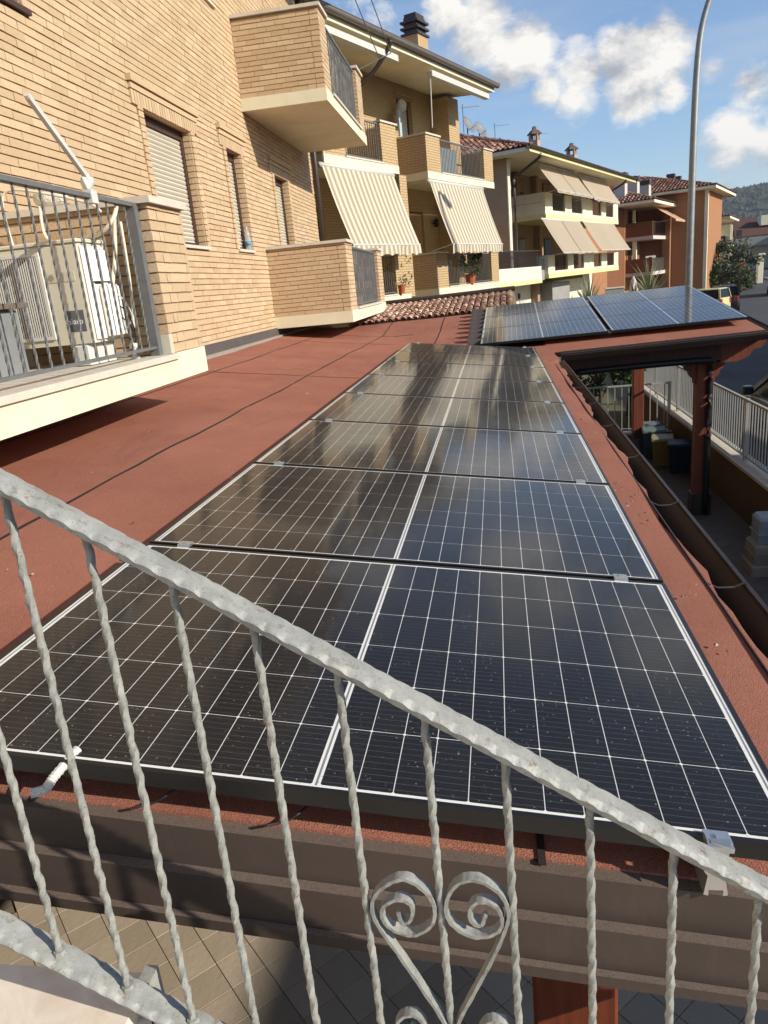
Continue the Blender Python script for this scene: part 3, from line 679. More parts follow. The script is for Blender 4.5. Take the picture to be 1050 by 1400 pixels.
def hammered(fn, x0, x1, w, t, name, period=.0245):
    n = int((x1 - x0) / period * 8); pts = [rp(x0 + (x1 - x0) * i / n, fn(x0 + (x1 - x0) * i / n)) for i in range(n + 1)]
    rj = random.Random(len(name)); ph = [rj.uniform(-.5, .5) for _ in range(n // 8 + 3)]
    def sc(i):
        k = .5 + .5 * math.cos(2 * math.pi * (i / 8 + ph[i // 8] * .12)); k = k * k
        d = .0030 * k * (.75 + .4 * abs(ph[i // 8])); e = .0034 * k; wv = .0010 * math.sin(i * .19)
        return [(-w / 2 + d * .5, -t), (-w / 2 - .001 + d, -t * .45), (-w / 2 + d * .8, -.001), (-w / 2 + .006 + wv, .0), (w / 2 - .007 + wv - d * .5, 0), (w / 2 - d * .9, -.003 - e * .5), (w / 2 + .0015 - e * .2, -.005 - e * .8), (w / 2 - .001 - d * .3, -t)]
    mb = MB(); mb.sweep(pts, sc); o = mb.build(name, M_IRON, rail); smooth_angle(o, 28); return o
hammered(top_z, -1.25, .62, .037, .014, 'handrail')
hammered(bot_z, -1.25, .62, .042, .012, 'bottom_rail')
def baluster(x):
    z0 = bot_z(x) - .006; z1 = top_z(x) - .008; n = int((z1 - z0) / .0042); vs_ = []; fs_ = []; h = .0053; m = 8
    ph = random.uniform(0, 6); pt = random.uniform(.95, 1.05); rj = random.Random(int(x * 999)); off = 0
    for i in range(n + 1):
        z = z0 + (z1 - z0) * i / n; a = ph + (z - z0) / .138 * 2 * math.pi * pt
        dx = .0006 * math.sin(z * 150 + ph) + .0004 * rj.uniform(-1, 1); dy = .0006 * math.cos(z * 175 + ph)
        for k in range(m):
            b = a + k * 2 * math.pi / m; q = h * (1.085 if k % 2 == 0 else .965) * (1 + .025 * math.sin(z * 230 + k))
            vs_.append(tuple(rp(x + dx, z) + Vector((q * math.cos(b), q * math.sin(b) + dy, 0))))
    for i in range(n):
        for k in range(m): fs_.append((i * m + k, i * m + (k + 1) % m, (i + 1) * m + (k + 1) % m, (i + 1) * m + k))
    mb = MB(); mb.add(vs_, fs_); o = mb.build('baluster', M_IRON, rail); smooth_angle(o, 60)
    w = MB(); w.lathe([(.011, -.004), (.009, .003)], 8, tuple(rp(x, z0 + .012))); w.build('weld', M_IRON, o)
tops = [(5, 675), (117, 733), (235, 797), (346, 852), (461, 917), (580, 980), (690, 1033), (806, 1092), (921, 1155), (1038, 1216)]
bx = [at(px, py, 1, RY).x for px, py in tops]; sp_ = (bx[-1] - bx[0]) / 9
for x in [bx[0] - sp_ * 3, bx[0] - sp_ * 2, bx[0] - sp_] + bx + [bx[-1] + sp_, bx[-1] + 2 * sp_]: baluster(x)
def scroll(pix, s=3.5, ox=450, oy=1150):
    P = catmull([at(ox + a / s, oy + b / s, 1, RY) - RO for a, b in pix], 7); n = len(P)
    def sc(i):
        k = 1 + .06 * math.sin(i * 1.1); h = .0075 * k; t = .0024 * (1 + .12 * math.sin(i * 1.7))
        if i > n - 8: h *= .55 + .45 * (n - 1 - i) / 7
        return [(-h, -t), (h, -t), (h * .95, t), (-h * .95, t)]
    vs_ = []; fs_ = []; yy = Vector((0, 1, 0))
    for i, p in enumerate(P):
        t = (P[min(i + 1, n - 1)] - P[max(i - 1, 0)]).normalized(); nn = t.cross(yy)
        vs_ += [tuple(p + yy * a + nn * b) for a, b in sc(i)]
    for i in range(n - 1):
        for k in range(4): fs_.append((i * 4 + k, i * 4 + (k + 1) % 4, (i + 1) * 4 + (k + 1) % 4, (i + 1) * 4 + k))
    fs_ += [(3, 2, 1, 0), tuple(range((n - 1) * 4, n * 4))]
    mb = MB(); mb.add(vs_, fs_); o = mb.build('scroll', M_IRON, rail); smooth_angle(o, 40)
scroll([(612, 900), (625, 840), (700, 700), (790, 530), (845, 400), (858, 330), (828, 250), (755, 192), (680, 172), (610, 195), (567, 260), (562, 330), (600, 392), (680, 438), (760, 438), (815, 408), (828, 360), (800, 300), (740, 276), (692, 287), (672, 330), (687, 373), (728, 386), (750, 345)])
scroll([(566, 900), (545, 840), (440, 680), (330, 520), (240, 392), (208, 310), (227, 240), (290, 187), (360, 168), (430, 200), (490, 262), (508, 330), (490, 388), (430, 428), (380, 433), (312, 410), (267, 370), (254, 320), (282, 282), (340, 264), (388, 284), (402, 322), (388, 366), (350, 376), (332, 335)])
scroll([(560, 1100), (500, 1060), (470, 960), (465, 890), (430, 830), (385, 818), (340, 838), (322, 890), (345, 930), (390, 935), (410, 900), (390, 880)])
scroll([(620, 1100), (690, 1080), (715, 990), (722, 910), (745, 862), (790, 846), (840, 862), (858, 910), (840, 950), (795, 955), (775, 920), (795, 900)])
stair = tag(empty('marble_staircase', (-.62, .2, 0)), 'pale marble staircase going down beside the iron railing', 'staircase')
def m_marble():
    n = NT('stair_marble'); g = n.N('ShaderNodeNewGeometry').outputs['Position']
    c = n.ramp(n.noise(9, 8, .65, g, dist=1.5), [(.3, lin(206, 190, 168)), (.6, lin(228, 216, 198)), (.8, lin(234, 224, 208))]); n.set(c, .5, 0, .4); return n.m
mm = m_marble(); SO = Vector((-.62, .2, 0))
def sbox(x0, x1, y0, y1, z0, z1, name): mb = MB(); mb.box(x0 - SO.x, x1 - SO.x, y0 - SO.y, y1 - SO.y, z0, z1); return mb.build(name, mm, stair)
sbox(-2.4, -.618, -.9, .872, 2.42, 2.45, 'landing_slab'); 
mb = MB(); mb.box(-1.8, 0.0, -1.1, .64, 2.26, 2.419); mb.build('landing_base', M_GREYP, stair)
for k in range(9):
    x = -.62 + .275 * k; z = 2.45 - .175 * (k + 1); sbox(x - .02, x + .285, -.9, .872, z - .03, z, 'tread'); sbox(x, x + .02, -.88, .85, z - .0 + .001, z + .144, 'riser')
mb = MB(); mb.box(-.002, .02, .62, .67, 2.40, 2.47); mb.build('railing_foot', M_IRON, rail).location = SO - RO

# ------------------------------------------------------------------ brickwork tools
BL, BHT, JT, JV = .25, .0655, .010, .0045
def courses(u0, u1, z0, z1, holes=(), phase=0.0):
    """brick rectangles (u0,u1,z0,z1) of a running-bond wall, cut round the holes"""
    out = []; k = 0; z = z0
    while z < z1 - .02:
        zt = min(z + BHT - JT, z1); off = (0, .125, .06, .185)[k % 4] + phase
        u = u0 - off
        while u < u1:
            a, b = max(u, u0), min(u + BL - JV, u1)
            if b - a > .02:
                segs = [(a, b)]
                for h0, h1, g0, g1 in holes:
                    if zt > g0 + .01 and z < g1 - .01:
                        ns = []
                        for s0, s1 in segs:
                            if s1 <= h0 or s0 >= h1: ns.append((s0, s1)); continue
                            if s0 < h0 - .02: ns.append((s0, h0))
                            if s1 > h1 + .02: ns.append((h1, s1))
                        segs = ns
                out += [(s0, s1, z, zt) for s0, s1 in segs]
            u += BL
        z += BHT; k += 1
    return out
def put_bricks(parent, boxes, n_single, score, stuff_name='brick'):
    """boxes: (x0,x1,y0,y1,z0,z1) in the parent's frame; the best-scoring ones become pieces, the others one mass"""
    boxes = sorted(boxes, key=score); rb = random.Random(len(boxes)); cache = {}
    for b in boxes[:n_single]:
        c = [(b[0] + b[1]) / 2, (b[2] + b[3]) / 2, (b[4] + b[5]) / 2]; h = [round((b[1] - b[0]) / 2, 3), round((b[3] - b[2]) / 2, 3), round((b[5] - b[4]) / 2, 4)]
        key = (*h, rb.randrange(5))
        if key not in cache:
            mb = MB(); mb.cur = rb.random(); mb.box(-h[0], h[0], -h[1], h[1], -h[2], h[2], .0018); cache[key] = mb.mesh('brick', M_BRICK, tone=True)
        link('brick', cache[key], parent, c)
    if len(boxes) > n_single:
        mb = MB()
        for b in boxes[n_single:]: mb.cur = rb.random(); d = rb.uniform(-.0015, .0015); mb.box(b[0], b[1] + d, b[2], b[3], b[4], b[5], .0018)
        mb.build(stuff_name, M_BRICK, parent, tone=True, kind='stuff')

# ------------------------------------------------------------------ building A: the brick house on the left (local x outward, y along, z up)
A = empty('brick_apartment_house', (-3.30, 0, 0), (0, 0, R(.95))); tag(A, 'tan brick apartment house beside the red felt roof, with air conditioner balcony', 'apartment house')
WINS = [(7.878, 9.168, 4.17, 5.445, 1), (10.44, 11.08, 4.19, 5.475, 1), (12.83, 13.72, 4.0, 5.435, 1), (9.62, 10.75, 7.22, 8.5, 0), (4.9, 5.98, 5.74, 7.0, 2)]
wall = MB(); holes = [(a, b, c, d) for a, b, c, d, _ in WINS]
def wall_with_holes(mb, x0, x1, y0, y1, z0, z1, hs):
    ys = sorted({y0, y1, *[h[0] for h in hs], *[h[1] for h in hs]}); 
    for a, b in zip(ys[:-1], ys[1:]):
        zz = sorted([(h[2], h[3]) for h in hs if h[0] <= a + 1e-6 and h[1] >= b - 1e-6]); z = z0
        for g0, g1 in zz:
            if g0 > z: mb.box(x0, x1, a, b, z, g0)
            z = g1
        if z < z1: mb.box(x0, x1, a, b, z, z1)
wall_with_holes(wall, -.30, -.012, -2.0, 16.0, 0, 9.3, holes); wall.box(-9, -.301, 15.7, 16.0, 0, 9.3); wall.box(-9, -.301, -2.0, -1.7, 0, 9.3)
wallo = wall.build('wall', M_MORTAR, A)
trims = []
for a, b, c, d, t in WINS:
    if t == 1: trims.append((a - .24, b + .24, c - .0, d + .24))
br = courses(-1.9, 15.99, 2.95, 9.28, holes=[(a, b, c, d) for a, b, c, d, _ in WINS])
rx = random.Random(5)
boxes = [(-.05, rx.uniform(-.002, .0025), u0, u1, z0, z1) for u0, u1, z0, z1 in br]
def score_wall(b):                       # pieces that show largest: near the photographer and inside the picture
    y, z = (b[2] + b[3]) / 2, (b[4] + b[5]) / 2
    seen = (5.6 if z > 4.3 else 8.3) < y < 16 and z < 4.2 + (y - 4.6) * .55
    return (y + abs(z - 5) * .3) + (0 if seen else 100)
put_bricks(wallo, boxes, 300, score_wall)
fl = MB(); fl.box(-.02, .02, 5.4, 15.9, 2.6, 3.04); fl.build('wall_flashing', plain('dark_flashing', lin(88, 82, 78), .7, var=.2, scale=4), A)
mb = MB(); mb.box(.0205, .07, 5.4, 15.9, 2.55, 2.925); mb.build('flashing_foot', plain('grey_flashing_foot', lin(150, 140, 128), .8, var=.15, scale=4), A)
def window(par, a, b, c, d, kind, depth=.095):
    mb = MB(); f = .06
    mb.box(-depth - .05, -depth, a, a + f, c, d).box(-depth - .05, -depth, b - f, b, c, d).box(-depth - .05, -depth, a + f, b - f, d - .09, d).box(-depth - .05, -depth, a + f, b - f, c, c + .05)
    w = mb.build('window', M_FRAMEBR, par)
    mb = MB(); n = max(4, int((d - c) / .052)); 
    for k in range(n):                                           # roller-shutter slats, slightly bowed
        z0 = c + .03 + (d - c - .12) * k / n; z1 = c + .03 + (d - c - .12) * (k + 1) / n - .006
        mb.prism([(-depth - .03, a + f, z0), (-depth - .018, a + f, (z0 + z1) / 2), (-depth - .03, a + f, z1), (-depth - .04, a + f, (z0 + z1) / 2)], (0, 0, 0), (0, b - a - 2 * f, 0))
    mb.box(-depth - .06, -depth - .036, a + f, b - f, c, d); mb.build('shutter', M_SHUTTER, w)
    mb = MB(); mb.box(-depth, .035, a - .05, b + .05, c - .035, c); mb.build('sill', M_FRAMEBR if kind == 2 else M_STONE, w)
    if kind == 1:                                                # raised brick surround, soldier course and two-step cornice
        mb = MB(); rb = random.Random(int(a * 10))
        for u0, u1, z0, z1 in courses(a - .115, a, c - .0, d) + courses(b, b + .115, c, d): mb.cur = rb.random(); mb.box(.0025, .018, u0, u1, z0, z1, .0012)
        n = int((b - a + .46) / .0655)
        for k in range(n): mb.cur = rb.random(); u = a - .23 + k * (b - a + .46) / n; mb.box(.0025, .02, u, u + .056, d, d + .125, .0012)
        mb.build('brick_surround', M_BRICK, w, tone=True, kind='stuff')
        mb = MB(); mb.cur = .6; mb.box(.0025, .032, a - .24, b + .24, d + .132, d + .185); mb.cur = .4; mb.box(.0025, .055, a - .26, b + .26, d + .192, d + .25); mb.build('cornice', M_BRICK, w, tone=True)
        mb = MB(); mb.cur = .25
        for yy in (a, b):
            for u0, u1, z0, z1 in courses(0, depth - .005, c, d): mb.cur = .2 + .6 * rb.random(); mb.box(-u1, -u0, yy - .012, yy + .003 if yy == a else yy + .012, z0, z1) if yy == b else mb.box(-u1, -u0, yy - .012, yy + .004, z0, z1)
        mb.build('brick_reveal', M_BRICK, w, tone=True, kind='stuff')
    return w
for w_ in WINS: window(A, *w_)
def parapet_bricks(par, D, y0, y1, z0, z1, front, t=.12, wall_x=0.0, sides=(True, True), single=300):
    """side walls at y0 and y1 plus front piers (list of (ya,yb)); alternate courses bond at the corner"""
    bx_ = []; k = 0; z = z0
    while z < z1 - .02:
        zt = min(z + BHT - JT, z1); off = (0, .125, .06, .185)[k % 4]; ev = k % 2
        for yy, on, sg in ((y0, sides[0], 1), (y1, sides[1], -1)):
            if not on: continue
            xe = D if ev else D - t - JT
            x = wall_x + .004; first = True
            while x < xe - .02:
                ln = (BL - off) if first and off else BL; first = False
                b = min(x + ln - JV, xe); 
                if b - x > .02: bx_.append((x, b, min(yy, yy + sg * t), max(yy, yy + sg * t), z, zt))
                x += ln
        for ya, yb in front:
            ys = ya + (t + JT if (ev and abs(ya - y0) < .01 and sides[0]) else 0); ye = yb - (t + JT if (ev and abs(yb - y1) < .01 and sides[1]) else 0)
            y = ys; first = True
            while y < ye - .02:
                ln = (BL - off) if first and off else BL; first = False
                b = min(y + ln - JV, ye)
                if b - y > .02: bx_.append((D - t, D, y, b, z, zt))
                y += ln
        z += BHT; k += 1
    e = .009
    for yy, on, sg in ((y0, sides[0], 1), (y1, sides[1], -1)):
        if on: prt(par, 'mortar_core', M_MORTAR, (wall_x + .002, D - e, min(yy + sg * e, yy + sg * (t - e)), max(yy + sg * e, yy + sg * (t - e)), z0, z1))
    for ya, yb in front: prt(par, 'mortar_core', M_MORTAR, (D - t + e, D - e - .0005, ya + e + .0005, yb - e - .0005, z0, z1 - .0005))
    put_bricks(par, bx_, single, lambda b: b[2])
def slab_with_edge(par_root, D, y0, y1, z0, z1, wall_x=0.0, under=.0):
    mb = MB(); mb.box(wall_x, D - .012, y0 + .012, y1 - .012, z0, z1); b = mb.build('balcony', M_CREAM, par_root)
    mb = MB(); mb.box(D - .0118, D + .012, y0 - .006, y1 + .006, z0 - .006, z1 + .002); mb.build('slab_edge', M_CREAM2, b)
    mb = MB(); mb.box(wall_x, D - .012, y0 - .006, y0 + .0118, z0 - .006, z1 + .002); mb.build('slab_edge', M_CREAM2, b)
    return b
def coping(par, D, y0, y1, z, front, t=.12, wall_x=0.0, sides=(True, True), mat=None):
    o = .035
    for yy, on, sg in ((y0, sides[0], 1), (y1, sides[1], -1)):
        if on: mb = MB(); mb.box(wall_x, D + o, min(yy - sg * o, yy + sg * (t + o)), max(yy - sg * o, yy + sg * (t + o)), z, z + .042); mb.build('coping', mat or M_STONE, par)
    for ya, yb in front:
        a = ya + (t + o if abs(ya - y0) < .01 and sides[0] else -o); b = yb - (t + o if abs(yb - y1) < .01 and sides[1] else -o)
        if b - a > .05: mb = MB(); mb.box(D - t - o, D + o, a, b, z, z + .042); mb.build('coping', mat or M_STONE, par)
M_REED = m_leaf('woven_reed', lin(70, 62, 56), lin(146, 132, 116), lin(214, 200, 178))
def reed_screen(par, x, y0, y1, z0, z1):
    """bundle of upright stalks tied by two wires, dark between them"""
    mb = MB(); n = int((y1 - y0) / .034); rr = random.Random(int(y0 * 7)); m = 7
    for k in range(n):
        y = y0 + (y1 - y0) * (k + .5) / n
        for q in range(m):                                       # short crooked lengths
            za, zb = z0 + (z1 - z0) * q / m, z0 + (z1 - z0) * (q + 1) / m; dx = rr.uniform(-.006, .006); dy = rr.uniform(-.009, .009); mb.cur = rr.random()
            mb.add([(x + dx - .006, y + dy - .010, za), (x + dx + .006, y + dy - .002, za), (x + dx, y + dy + .012, za), (x + dx - .006, y + dy - .010, zb), (x + dx + .006, y + dy - .002, zb), (x + dx, y + dy + .012, zb)], [(0, 1, 4, 3), (1, 2, 5, 4), (2, 0, 3, 5), (3, 4, 5)])
    mb.build('reed_screen', M_REED, par, tone=True, kind='stuff')
    mb = MB(); mb.box(x - .03, x - .02, y0, y1, z0, z1); mb.build('dark_gap_sheet', M_DKMETAL, par)  # added dark sheet, stands in for the dark gaps between the stalks
    mb = MB()
    for z in (z0 + .2, z1 - .25): mb.tube([(x + .014, y0, z), (x + .014, y1, z + .01)], .004, 5)
    mb.build('screen_wire', M_ALU, par)
def house_balcony(y0, y1, zs, zt, zp, p1, p2):
    D = 1.25; b = slab_with_edge(A, D, y0, y1, zs, zt); fr = [(y0, y0 + p1), (y1 - p2, y1)]
    parapet_bricks(b, D, y0, y1, zt + .004, zp, fr); coping(b, D, y0, y1, zp, fr)
    mb = MB(); mb.box(D - .07, D - .04, y0 + p1, y1 - p2, zp - .06, zp - .03).box(D - .07, D - .04, y0 + p1, y1 - p2, zt + .06, zt + .085); r = mb.build('railing', M_RAILGR, b)
    n = int((y1 - p2 - y0 - p1) / .11); bm_ = MB(); bm_.tube([(0, 0, zt + .06), (0, 0, zp - .04)], .007, 6); me = bm_.mesh('bar', M_RAILGR)
    for k in range(n): link('bar', me, r, (D - .055, y0 + p1 + (k + .5) * (y1 - p2 - y0 - p1) / n, 0))
    reed_screen(b, D - .10, y0 + p1 + .01, y1 - p2 - .01, zt + .05, zp - .05)
    mb = MB(); mb.box(D - .13, D + .04, y0 + p1, y1 - p2, zt + .003, zt + .035); mb.build('kerb_stone', M_STONE, b)
    return b
up = house_balcony(11.50, 15.32, 6.11, 6.265, 7.27, .52, .62); lo = house_balcony(11.80, 16.05, 3.03, 3.20, 4.22, .60, .68)
# balcony with the air conditioner
D0 = 1.20; bal = slab_with_edge(A, D0, -1.5, 5.39, 3.03, 3.165)
mb = MB(); mb.box(.01, D0 + .035, -1.5, 4.86, 3.168, 3.205); mb.build('floor_slab', M_STONE, bal)
mb = MB(); mb.box(.3, D0 + .0125, 4.862, 5.395, 3.168, 3.206); mb.build('slab_end', M_CREAM2, bal)
mb = MB(); mb.prism([(D0 - .125, 4.805, 3.207), (D0 + .002, 4.805, 3.207), (D0 + .002, 4.86, 3.207), (D0 - .125, 4.86, 3.207)], (0, 0, 0), (0, 0, .13)); mb.build('plinth_tile', M_SHUTTER, bal)
parapet_bricks(bal, D0, 4.82, 5.38, 3.21, 4.155, [(4.82, 5.38)], sides=(True, False)); coping(bal, D0, 4.82, 5.38, 4.156, [(4.82, 5.38)], sides=(True, False))
mb = MB(); mb.box(D0 - .105, D0 - .06, -1.5, 4.80, 4.135, 4.160); rl = mb.build('railing', M_RAILGR, bal)
mb = MB(); mb.box(D0 - .10, D0 - .065, -1.5, 4.80, 3.25, 3.268); mb.build('lower_rail', M_RAILGR, rl)
tb = MB(); n = 60; vs_ = []; fs_ = []
for i in range(n + 1):
    z = 3.268 + (4.135 - 3.268) * i / n; a_ = i * .42
    vs_ += [(.0076 * math.cos(a_ + k * math.pi / 2), .0076 * math.sin(a_ + k * math.pi / 2), z) for k in range(4)]
for i in range(n):
    for k in range(4): fs_.append((i * 4 + k, i * 4 + (k + 1) % 4, i * 4 + 4 + (k + 1) % 4, i * 4 + 4 + k))
tb.add(vs_, fs_); bar_me = tb.mesh('bar', M_RAILGR)
k = 0; y = 4.66
while y > 1.9: link('bar', bar_me, rl, (D0 - .082, y, 0)); y -= .116
mb = MB(); mb.box(D0 - .115, D0 - .055, 4.74, 4.80, 3.206, 4.15); mb.build('end_post', M_RAILGR, rl)
# corner downpipe, eaves and roof
mb = MB(); mb.tube([(.07, 16.02, 2.9), (.07, 16.02, 9.0)], .055, 10); mb.build('downpipe', M_DKMETAL, A, smooth=True)
mb = MB(); mb.box(-9, 1.2, -3, 16.6, 9.3, 9.5); mb.build('eave', M_CREAM, A); mb = MB(); mb.prism([(1.2, -3, 9.51), (-4.5, -3, 11.4), (-9, -3, 9.51)], (0, 0, 0), (0, 19.6, 0)); mb.build('roof', M_DKTILE, A)

# ------------------------------------------------------------------ things on the near balcony
AM = A.matrix_world.copy() if False else Matrix.Translation((-3.30, 0, 0)) @ Matrix.Rotation(R(.95), 4, 'Z')
def AW(x, y, z): return AM @ Vector((x, y, z))
def air_conditioner():
    e = tag(empty('air_conditioner', (-2.84, 4.50, 3.21)), 'beige outdoor air conditioner unit behind the balcony bars', 'air conditioner')
    w, d, z0, z1 = .41, .165, .13, .715                           # half width, half depth
    def rbody(x0, x1, y0, y1, za, zb, c): mb = MB(); mb.chbox(x0, x1, y0, y1, za, zb, c); return mb
    mbe = plain('ac_beige_paint', lin(206, 200, 180), .45, var=.05, scale=4)
    b = rbody(-w, w, -d, d, z0, z1, .014).build('casing', mbe, e)
    mb = MB(); mb.chbox(-w - .006, w + .006, -d - .006, d + .006, z1 + .001, z1 + .022, .008); mb.build('lid', mbe, e)
    g = MB(); gx, gz0, gz1 = (-.375, .135), .19, .66                # recessed grille with vertical bars
    g.box(gx[0] - .02, gx[1] + .02, -d - .012, -d + .002, gz0 - .02, gz0).box(gx[0] - .02, gx[1] + .02, -d - .012, -d + .002, gz1, gz1 + .02).box(gx[0] - .02, gx[0], -d - .012, -d + .002, gz0, gz1).box(gx[1], gx[1] + .02, -d - .012, -d + .002, gz0, gz1)
    gr = g.build('fan_grille', M_WHITEPL, e)
    mb = MB(); mb.box(gx[0], gx[1], -d - .0035, -d - .0015, gz0, gz1); mb.build('fan_recess', plain('ac_dark_recess', lin(70, 66, 60), .7), gr)
    mb = MB(); n = 34
    for k in range(n): x = gx[0] + (k + .5) * (gx[1] - gx[0]) / n; mb.box(x - .0035, x + .0035, -d - .010, -d - .0036, gz0, gz1)
    for z in (.3, .42, .55): mb.box(gx[0], gx[1], -d - .0035, -d - .0025, z, z + .004)
    mb.build('grille_bars', M_WHITEPL, gr, kind='stuff')
    wp = plain('ac_white_panel', lin(236, 233, 222), .4, var=.04)
    mb = MB(); mb.chbox(w + .0005, w + .014, -d + .01, d - .02, z0 + .02, z1 - .02, .006); sp = mb.build('side_panel', wp, e)
    mb = MB(); mb.chbox(w + .0145, w + .062, -.05, d - .015, z0 + .03, z0 + .34, .018); mb.build('valve_cover', wp, sp)
    mb = MB(); mb.chbox(w + .0145, w + .035, -.11, d - .06, z0 + .36, z1 - .04, .01); mb.build('terminal_cover', wp, sp)
    mb = MB(); mb.box(w + .0145, w + .02, -.07, .0, z0 + .345, z0 + .354); mb.build('handle_slot', M_BLACK, sp)
    mb = MB(); mb.box(.18, .355, -d - .0035, -d + .001, z0 + .37, z0 + .425); mb.build('control_plate', plain('ac_plate', lin(198, 192, 172), .5), e)
    mb = MB(); mb.lathe([(.018, 0), (.018, .003)], 14); o = mb.build('sensor_ring', plain('ac_ring', lin(150, 145, 130), .5), e); o.location = (.205, -d - .003, z0 + .398); o.rotation_euler = (R(90), 0, 0)
    mb = MB(); mb.box(.245, .365, -d - .0025, -d + .001, z0 + .075, z0 + .20); lp = mb.build('brand_plate', plain('ac_grey_badge', lin(98, 100, 100), .5), e)
    cu = bpy.data.curves.new('brand_text', 'FONT'); cu.body = 'siarp'; cu.size = .05; cu.extrude = .0006; cu.align_x = 'CENTER'; cu.align_y = 'CENTER'
    t = bpy.data.objects.new('brand_tmp', cu); COL.objects.link(t); dg = bpy.context.evaluated_depsgraph_get(); me = bpy.data.meshes.new_from_object(t.evaluated_get(dg)); bpy.data.objects.remove(t)
    me.materials.clear(); me.materials.append(plain('badge_white', lin(232, 232, 228), .5)); o = link('lettering', me, lp, (.305, -d - .0036, z0 + .135), (R(90), 0, 0))
    for x in (-.3, .3):
        mb = MB(); mb.chbox(x - .06, x + .06, -d + .0, d - .0, .0, .128, .015); mb.build('foot', M_WHITEPL, e)
    return e
air_conditioner()
def tube_thing(name, pts, r, mat, label, cat, n=8, k=7):
    mb = MB(); mb.tube(catmull(pts, k), r, n); return tag(mb.build(name, mat, smooth=True), label, cat)
M_HOSE = plain('ivory_hose', lin(226, 216, 190), .5, var=.05)
tube_thing('insulated_hose', [(-2.42, 4.52, 3.50), (-2.36, 4.62, 3.8), (-2.33, 4.66, 4.05), (-2.27, 4.6, 4.12), (-2.26, 4.5, 4.04), (-2.36, 4.5, 3.97), (-2.52, 4.56, 3.96)], .013, M_HOSE, 'thick ivory hose looping over the air conditioner', 'hose')
tube_thing('drain_hose', [(-3.05, 4.66, 3.96), (-3.06, 4.66, 4.22), (-2.98, 4.66, 4.30), (-2.7, 4.64, 4.24), (-2.45, 4.62, 4.16), (-2.38, 4.62, 4.1)], .008, M_HOSE, 'thin ivory hose rising behind the air conditioner', 'hose')
tube_thing('drop_hose', [(-2.82, 4.68, 4.2), (-2.82, 4.66, 4.05), (-2.78, 4.64, 3.98), (-2.70, 4.64, 3.96)], .010, M_HOSE, 'short ivory hose hanging from the coping to the air conditioner', 'hose')
tube_thing('wall_conduit', [(-2.32, 4.72, 4.05), (-2.33, 4.72, 3.7), (-2.35, 4.70, 3.4)], .009, M_HOSE, 'straight ivory pipe running down beside the brick pier', 'pipe')
for i, (z, dx) in enumerate(((3.62, .0), (3.55, .02), (3.48, -.01))):
    tube_thing('black_cable', [(-2.38, 4.60, z), (-2.32, 4.58, z - .05), (-2.30, 4.6, z - .15 - dx), (-2.36, 4.62, z - .22)], .004, M_BLACK if i else M_WHITEPL, ['white', 'upper black', 'lower black'][i] + ' cable beside the air conditioner valves', 'cable')
def crumple(r, n=2, amp=.25, sc=(1, 1, 1), seed=0):
    bm = bmesh.new(); bmesh.ops.create_icosphere(bm, subdivisions=n, radius=r); rr = random.Random(seed)
    for v in bm.verts: k = 1 + rr.uniform(-amp, amp); v.co = Vector((v.co.x * sc[0] * k, v.co.y * sc[1] * k, v.co.z * sc[2] * k))
    return bm
def bm_obj(name, bm, mat, parent=None, smooth=True):
    me = bpy.data.meshes.new(name); bm.to_mesh(me); bm.free(); me.materials.append(mat)
    if smooth: me.shade_smooth()
    return link(name, me, parent)
# white pole clamped to the balcony rail
pole = tag(empty('white_pole', AW(D0 - .08, 4.25, 4.16)), 'white aluminium pole slanting up from a wrapped clamp on the balcony rail', 'pole')
pb = Vector((0, 0, .09)); ptp = Vector((-.02, -.40, .42))
mb = MB(); mb.sweep([pb, ptp], [(-.012, -.014), (.012, -.014), (.012, .014), (-.012, .014)]); mb.build('tube', M_WHITEMET, pole)
mb = MB(); mb.tube([ptp + Vector((-.0, .006, -.006)), ptp + Vector((0, -.008, .008))], .017, 12); mb.build('end_cap', M_STONE, pole)
o = bm_obj('wrapped_clamp', crumple(.042, 2, .22, (.8, .9, 1.3), 3), M_WHITEPL, pole, False); o.location = (0, 0, .055)
mb = MB(); mb.box(-.026, .026, -.035, .035, -.05, .02); mb.build('bracket', M_WHITEPL, pole)
o = bm_obj('white_basket', crumple(.10, 3, .05, (1.25, .7, .75), 8), plain('white_lace_plastic', lin(232, 226, 212), .6, bump=.8, bscale=90, bdist=.02), None, False); o.location = (-2.88, 4.93, 4.275); tag(o, 'crumpled white bundle lying on the balcony coping', 'bundle')
sb = tag(empty('storage_box', (-2.80, 3.80, 3.206)), 'grey plastic storage box with brown wooden lid on the balcony floor', 'storage box')
mb = MB(); mb.chbox(-.32, .16, -.22, .14, 0, .37, .015); mb.build('box', plain('grey_box_plastic', lin(128, 130, 128), .5), sb)
mb = MB(); mb.box(-.36, .20, -.26, .18, .371, .40); mb.build('lid', m_wood('weathered_board', lin(86, 74, 62), lin(126, 108, 90), .8), sb)
mb = MB(); mb.box(-.03, .16, -.23, -.2205, .05, .33); mb.build('front_rib', plain('grey_box_plastic', lin(150, 152, 150), .5), sb)
mb = MB(); mb.lathe([(.03, 0), (.03, .012), (.012, .02), (.012, .06), (.026, .075), (.026, .095), (.012, .105)], 12); o = mb.build('white_hook', M_WHITEPL, smooth=True); o.location = AW(D0 - .16, 4.60, 3.206); tag(o, 'small white plastic hook on the floor by the brick pier', 'hook')
